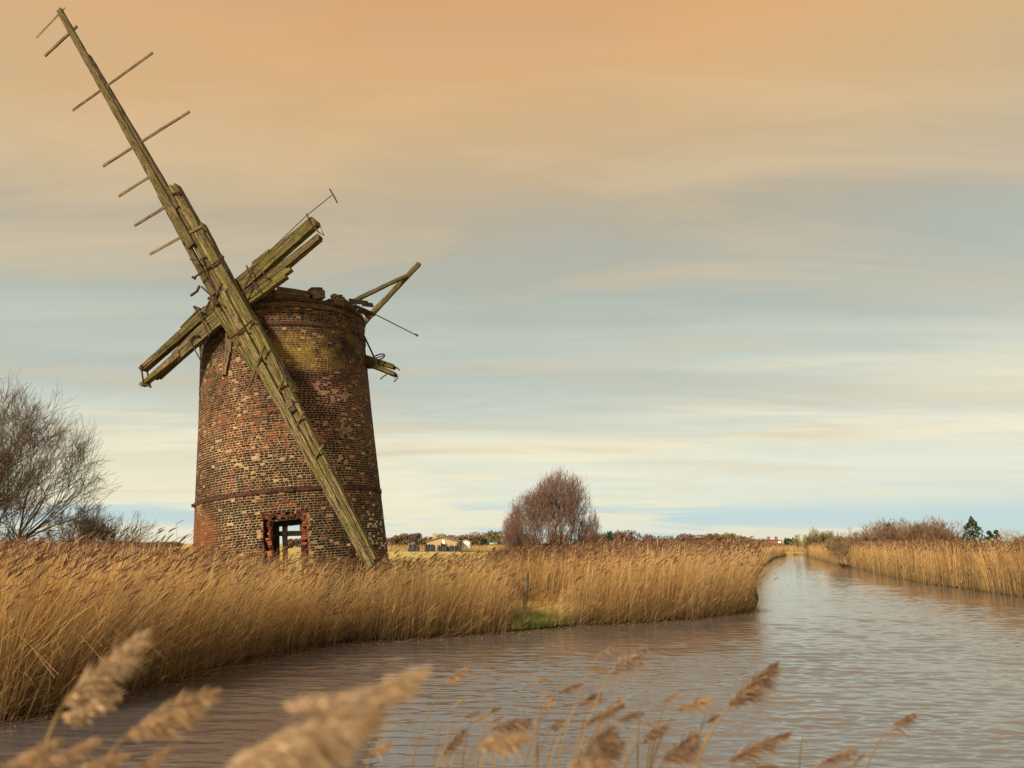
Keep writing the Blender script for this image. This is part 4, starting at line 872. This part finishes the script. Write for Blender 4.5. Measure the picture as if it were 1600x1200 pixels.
for k_, (x0, x1, yt, lab) in enumerate([(637, 654, 852, 'black sheeted heap under the dark pine left of the barn'), (664, 679, 851.5, 'black sheeted heap before the left corner of the barn'), (683, 699, 851, 'black sheeted heap before the barn window'), (700, 717, 852, 'low dark heap at the right corner of the barn')]):
    Yb = 190; A = P(x0, yt, Yb); B = P(x1, yt, Yb); r = np.random.default_rng(k_); nx_ = 8; V = []
    prof = [(0, .35), (.06, 1), (.5, 1.05), (.94, 1), (1, .35)]
    n_ = 12; cols_ = []
    for i in range(n_):
        fx = i / (n_ - 1); x = A[0] + (B[0] - A[0]) * fx; hx = (A[2] - .35) * (1 + r.normal(0, .16)) * (.75 if i in (0, n_ - 1) else 1)
        for (fy, fh) in [(0, 0), (.08, .8), (.35, 1.), (.65, 1.), (.92, .8), (1, 0)]: V.append((x, Yb + fy * 2.6, .35 + hx * fh))
    f_ = [[i * 6 + q_, (i + 1) * 6 + q_, (i + 1) * 6 + q_ + 1, i * 6 + q_ + 1] for i in range(n_ - 1) for q_ in range(5)] + [[0, 1, 2, 3, 4, 5], [(n_ - 1) * 6 + q_ for q_ in range(5, -1, -1)]]
    tag(build('sheeted_heap', V, f_, M['black'], loc=((A[0] + B[0]) / 2, Yb, .35)), lab, 'heap', 'black sheeted heaps by the barn')
hl = P(1213, 849, 280); hl[2] = .4
hs_ = empty('farmhouse', hl, 'red brick farmhouse with grey roof and twin chimneys at the river end', 'house')
A = P(1204, 846.5, 280); B = P(1222, 846.5, 280); T = P(1213, 843, 284)
mb = MB(); box(mb, ((A + B) / 2 + np.array([0, 4, -1.2])), (1, 0, 0), (0, 1, 0), (0, 0, 1), B[0] - A[0], 8, 3.4); mb.build('wall', M['redbrick'], hs_)
mb = MB(); zt = T[2]; ze = A[2] + .5; V = [(A[0] - .2, 279.8, ze), (B[0] + .2, 279.8, ze), (B[0] + .2, 288.2, ze), (A[0] - .2, 288.2, ze), (A[0] - .2, 284, zt), (B[0] + .2, 284, zt)]
mb.add(V, [[0, 1, 5, 4], [2, 3, 4, 5], [1, 2, 5], [3, 0, 4], [3, 2, 1, 0]]); rf = mb.build('roof', M['slate'], hs_)
for x_ in (A[0] + .7, B[0] - .7):
    mb = MB(); box(mb, (x_, 284, zt + .3), (1, 0, 0), (0, 1, 0), (0, 0, 1), .8, .8, 1.5); mb.build('chimney', M['redbrick'], rf)
mb = MB(); box(mb, P(1218, 847.0, 279.95), (1, 0, 0), (0, 1, 0), (0, 0, 1), 1.0, .1, .7); mb.build('window', M['white'], hs_)

# ---------------------------------------------------------------- foreground reeds (each one a thing)
def plume_mesh(base_, tip, width, n, droop, cols, r, size):
    """feathery panicle: side branchlets sweeping towards the tip, each with fine hairs"""
    ax = (tip - base_) * .88; Ln = np.linalg.norm(ax); t = r.uniform(0, 1, n); sag = -droop * Ln * t ** 2
    p0 = base_ + ax * t[:, None]; p0[:, 2] += sag
    prof = np.sin(np.pi * np.clip(t * .93 + .07, 0, 1)) ** .6 * (1 - .35 * t)
    d_ = r.normal(0, 1, (n, 3)); d_ += np.array([.45, 0, -1.0]); u = nrm(ax); d_ -= (d_ @ u)[:, None] * u; d_ /= np.linalg.norm(d_, axis=1, keepdims=True)
    lump = .65 + .5 * np.sin(t * 37 + 1.3) * np.sin(t * 17); ln = width * prof * lump * r.uniform(.3, 1.4, n); k_ = np.linspace(0, 1, 4)[None, :, None]
    end = d_ * ln[:, None] + u * (Ln * .16 + ln)[:, None] * r.uniform(.4, 1., n)[:, None]; end[:, 2] -= droop * .3 * Ln * r.uniform(0, 1, n)
    pa = p0[:, None] + end[:, None] * k_; pa[:, :, 2] -= (ln * .5)[:, None] * k_[:, :, 0] ** 2
    w = np.array([.6, 1, .9, .15])[None] * (r.uniform(.4, 1., n) * size)[:, None]; s_ = r.normal(0, 1, (n, 3)); s_ /= np.linalg.norm(s_, axis=1, keepdims=True)
    c = np.array(cols)[r.integers(0, len(cols), n)] * r.uniform(.6, 1.35, n)[:, None]
    return pa, w, s_, c
PC = {'pale': [(.52, .37, .22), (.38, .26, .16), (.64, .48, .31)], 'tan': [(.44, .29, .15), (.34, .21, .12), (.52, .36, .2)], 'brown': [(.27, .175, .105), (.37, .25, .15), (.17, .105, .065)], 'grey': [(.36, .25, .18), (.28, .19, .14), (.44, .31, .22)]}
def fg_reed(foot, pb, pt, Y, width, kind, label, n=260, droop=.12, leaf=None, stem_w=.006, extra=()):
    """foot, plume base and plume tip in photo pixels at distance Y"""
    r = np.random.default_rng(int(pb[0] * 7 + pb[1]))
    A = P(*pb, Y); B = P(*pt, Y + r.uniform(-.03, .05)); Ft = P(*foot, Y)
    dr = (A - Ft); dr = dr / max(.05, dr[2]); G0 = Ft + dr * 0; zg = max(.45, float(ground_z(np.array([Ft[0]]), np.array([Y]))[0])); G0 = Ft - np.array([dr[0] * .5, 0, 1.]) * (Ft[2] - zg)
    rt_ = empty('reed', (G0[0], G0[1], zg), label, 'reed', 'reeds growing on the near bank')
    mb = MB(); mid_ = (Ft + A) / 2 + (Ft - A) * 0 + np.array([-.003 * Y, 0, 0])
    end_ = A + (B - A) * .7 if pb != pt else A + (A - mid_) * .12
    pts = [G0 + (Ft - G0) * t_ for t_ in np.linspace(0, 1, 5)[:-1]]
    ct_ = Ft + (Ft - G0) / max(.01, np.linalg.norm(Ft - G0)) * np.linalg.norm(A - Ft) * .45
    for t_ in np.linspace(0, 1, 9): pts.append((1 - t_) ** 2 * Ft + 2 * t_ * (1 - t_) * ct_ + t_ * t_ * A)
    pts.append(end_); sw_ = stem_w * .85; tube(mb, pts, np.interp(np.linspace(0, 1, len(pts)), [0, .6, .8, 1], [sw_ * .6, sw_ * .5, sw_ * .35, sw_ * .12]), 6, np.array([.42, .29, .14]) * r.uniform(.6, 1.1)); mb.build('stalk', M['reed'], rt_)
    if pb != pt:
        wm_ = width * (.78 if Y < 1.5 else 1.15) * Y / F; rb = RB(); sz = max(.0022, .0035 * (wm_ / .05) ** .5)
        rb.add(*plume_mesh(A, B, wm_ * .72, int(n * 2.4), droop, PC[kind], r, sz * .62)); rb.add(*plume_mesh(A, B, wm_ * .42, int(n * .45), droop, PC[kind], r, sz * 1.5))
        for (eb, et, ew) in extra: rb.add(*plume_mesh(P(*eb, Y), P(*et, Y + .02), ew * Y / F * .5, n, droop, PC[kind], r, sz * 1.4))
        rb.build('plume', M['plume'], rt_)
    if leaf:
        l0, l1 = leaf; a_ = P(*l0, Y); b_ = P(*l1, Y + .1); k_ = np.linspace(0, 1, 6)[:, None]; pa = a_ + (b_ - a_) * k_; pa[:, 2] += .03 * Y * .3 * np.sin(k_[:, 0] * math.pi)
        rb = RB(); rb.add(pa[None], np.array([[.5, 1, 1, .9, .6, .1]]) * .011, np.array([nrm([.2, -.5, .8])]), np.array([[.5, .33, .14]])); rb.build('leaf', M['reed'], rt_)
fg_reed((60, 1200), (95, 1105), (235, 965), 1.25, 62, 'pale', 'big blurred pale plume standing highest in the lower left corner', 900, .10, extra=[((95, 1120), (192, 1072), 34), ((100, 1125), (138, 1120), 18)])
fg_reed((0, 1215), (10, 1195), (100, 1145), 1.1, 34, 'tan', 'blurred brown plume lowest at the left edge of the bottom', 500, .10, extra=[((62, 1195), (160, 1143), 34)])
fg_reed((158, 1205), (196, 1150), (345, 1056), 1.2, 60, 'tan', 'broad blurred brown plume bending right over the dark water', 900, .12)
fg_reed((95, 1235), (112, 1205), (205, 1165), 1.2, 30, 'tan', 'low blurred tip between the two left plumes', 400, .1)
fg_reed((180, 1240), (205, 1210), (272, 1155), 1.2, 26, 'tan', 'low narrow blurred plume under the broad brown one', 350, .1)
fg_reed((330, 1260), (345, 1215), (668, 1026), .78, 84, 'pale', 'very large blurred golden plume arching right at the bottom centre-left', 1800, .05, stem_w=.005, extra=[((360, 1190), (600, 1100), 80), ((350, 1200), (545, 1145), 90), ((440, 1100), (605, 1080), 50)])
fg_reed((510, 1205), (548, 1105), (548, 1105), 1.3, 1, 'tan', 'pale bare blurred stem right of the large golden plume', 10)
fg_reed((575, 1195), (578, 1175), (612, 1150), 1.9, 18, 'tan', 'small brown plume low beside the golden plume', 160, .2)
fg_reed((642, 1200), (694, 1068), (733, 1035), 2.4, 16, 'tan', 'slender reed with narrow plume left of centre over the water', 200, .1)
fg_reed((678, 1198), (690, 1130), (690, 1130), 2.6, 1, 'tan', 'thin broken reed stem beside the dark pointed plume', 10)
fg_reed((682, 1200), (690, 1180), (728, 1134), 2.3, 22, 'brown', 'dark pointed plume at the bottom left of centre', 220, .05)
fg_reed((745, 1200), (760, 1115), (782, 1100), 2.8, 11, 'brown', 'small thin brown plume on an upright stem left of centre', 120, .15, ((748, 1120), (744, 1160)))
fg_reed((726, 1200), (768, 1140), (832, 1114), 2.3, 24, 'brown', 'dense brown plume lying almost level at bottom centre', 300, .12)
fg_reed((722, 1212), (745, 1165), (828, 1133), 1.6, 30, 'tan', 'feathery tan plume under the level brown plume', 420, .15)
fg_reed((770, 1200), (768, 1080), (768, 1080), 2.8, 1, 'tan', 'tall bare upright stem at bottom centre', 10)
fg_reed((805, 1205), (826, 1076), (826, 1076), 2.6, 1, 'tan', 'tall stem with one long level leaf at bottom centre', 10, .1, ((826, 1076), (866, 1070)))
fg_reed((818, 1200), (872, 1082), (912, 1062), 2.7, 13, 'brown', 'small brown plume on a bent stem right of bottom centre', 140, .1)
fg_reed((838, 1200), (858, 1138), (882, 1120), 2.6, 14, 'brown', 'short brown plume half way up between stems', 140, .1)
fg_reed((872, 1196), (932, 1026), (957, 1006), 2.9, 10, 'grey', 'faint thin grey plume on the tall leaning stem', 110, .1)
fg_reed((858, 1200), (902, 1102), (940, 1075), 2.6, 18, 'brown', 'compact brown plume below the crossing leaf', 200, .1)
fg_reed((900, 1200), (952, 1052), (1010, 1004), 2.5, 30, 'grey', 'tall fluffy grey-brown plume highest at bottom centre right', 380, .05, ((912, 1044), (972, 1075)))
fg_reed((895, 1205), (910, 1132), (980, 1089), 2.3, 20, 'brown', 'narrow brown plume leaning right under the tall fluffy one', 240, .1)
fg_reed((892, 1212), (908, 1180), (962, 1126), 1.7, 40, 'brown', 'thick dark brown plume at bottom, right of centre', 480, .1, extra=[((925, 1190), (975, 1152), 34)])
fg_reed((860, 1250), (868, 1215), (952, 1172), 1.2, 50, 'tan', 'big blurred tan tuft cut by the bottom edge', 600, .15)
fg_reed((952, 1200), (962, 1125), (1008, 1104), 2.5, 16, 'brown', 'thin brown plume touching the upright stem with a knot', 180, .15)
fg_reed((996, 1200), (1000, 1105), (1000, 1105), 2.5, 1, 'tan', 'straight upright stem behind the hooked plume', 10)
fg_reed((975, 1205), (1005, 1150), (1045, 1124), 2.3, 18, 'brown', 'hooked brown plume near the bottom', 200, .2, extra=[((1000, 1160), (1035, 1140), 16)])
fg_reed((1018, 1200), (1056, 1110), (1116, 1078), 2.5, 20, 'tan', 'light curled plume left of the big upright brown one', 240, .15)
fg_reed((1030, 1205), (1036, 1190), (1090, 1142), 2.0, 36, 'brown', 'ragged dark brown tuft at the bottom right of centre', 420, .05)
fg_reed((1075, 1200), (1108, 1110), (1108, 1110), 2.6, 1, 'tan', 'pale thin stem beside the thick bright stem', 10)
fg_reed((1088, 1200), (1138, 1104), (1216, 1026), 2.3, 36, 'brown', 'large full brown plume on a thick bright stem, right of centre', 620, .06, stem_w=.01)
fg_reed((1140, 1205), (1135, 1190), (1240, 1133), 2.2, 24, 'brown', 'long brown plume rising right from the bottom edge', 360, .06)
fg_reed((1176, 1215), (1180, 1200), (1216, 1192), 2.2, 12, 'brown', 'tiny plume tip at the bottom edge', 100, .1)
fg_reed((1205, 1200), (1206, 1165), (1206, 1165), 2.6, 1, 'tan', 'short thin stem under the long brown plume', 10)
fg_reed((1249, 1198), (1254, 1152), (1254, 1152), 2.8, 1, 'tan', 'bare twiggy upright stem right of the long plume', 10, .1, ((1250, 1172), (1262, 1166)))
fg_reed((1272, 1205), (1280, 1192), (1340, 1163), 2.3, 20, 'brown', 'brown plume at the bottom edge towards the right', 240, .1)
fg_reed((1328, 1212), (1330, 1198), (1352, 1172), 2.5, 10, 'brown', 'small narrow dark plume next to the rightmost reed', 110, .05)
fg_reed((1356, 1198), (1396, 1132), (1431, 1110), 2.8, 17, 'brown', 'rightmost small brown plume on its own curved stem', 190, .1, ((1388, 1145), (1424, 1160)))
fr_ = np.random.default_rng(17); nth = ['first', 'second', 'third', 'fourth', 'fifth', 'sixth', 'seventh', 'eighth', 'ninth', 'tenth', 'eleventh', 'twelfth', 'thirteenth', 'fourteenth', 'fifteenth', 'sixteenth', 'seventeenth', 'eighteenth', 'nineteenth', 'twentieth']
xs_ = np.sort(fr_.uniform(690, 1075, 20))
for k_, x_ in enumerate(xs_):
    yt_ = fr_.uniform(1085, 1165); dx_ = fr_.uniform(6, 30); Y_ = fr_.uniform(2.2, 3.0)
    if k_ % 2: fg_reed((x_, 1200), (x_ + dx_, yt_), (x_ + dx_ + fr_.uniform(20, 38), yt_ - fr_.uniform(12, 26)), Y_, fr_.uniform(8, 14), ['tan', 'brown', 'grey'][k_ % 3], 'faint thin reed crowded at bottom centre, %s from the left, with wispy plume' % nth[k_], 110, .15)
    else: fg_reed((x_, 1200), (x_ + dx_, yt_), (x_ + dx_, yt_), Y_, 1, 'tan', 'faint thin reed crowded at bottom centre, %s from the left, without plume' % nth[k_], 10, .1, ((x_ + dx_ * .8, yt_ + 12), (x_ + dx_ + 22, yt_ + 4)) if k_ % 4 == 0 else None)
print('objects', len(bpy.data.objects))
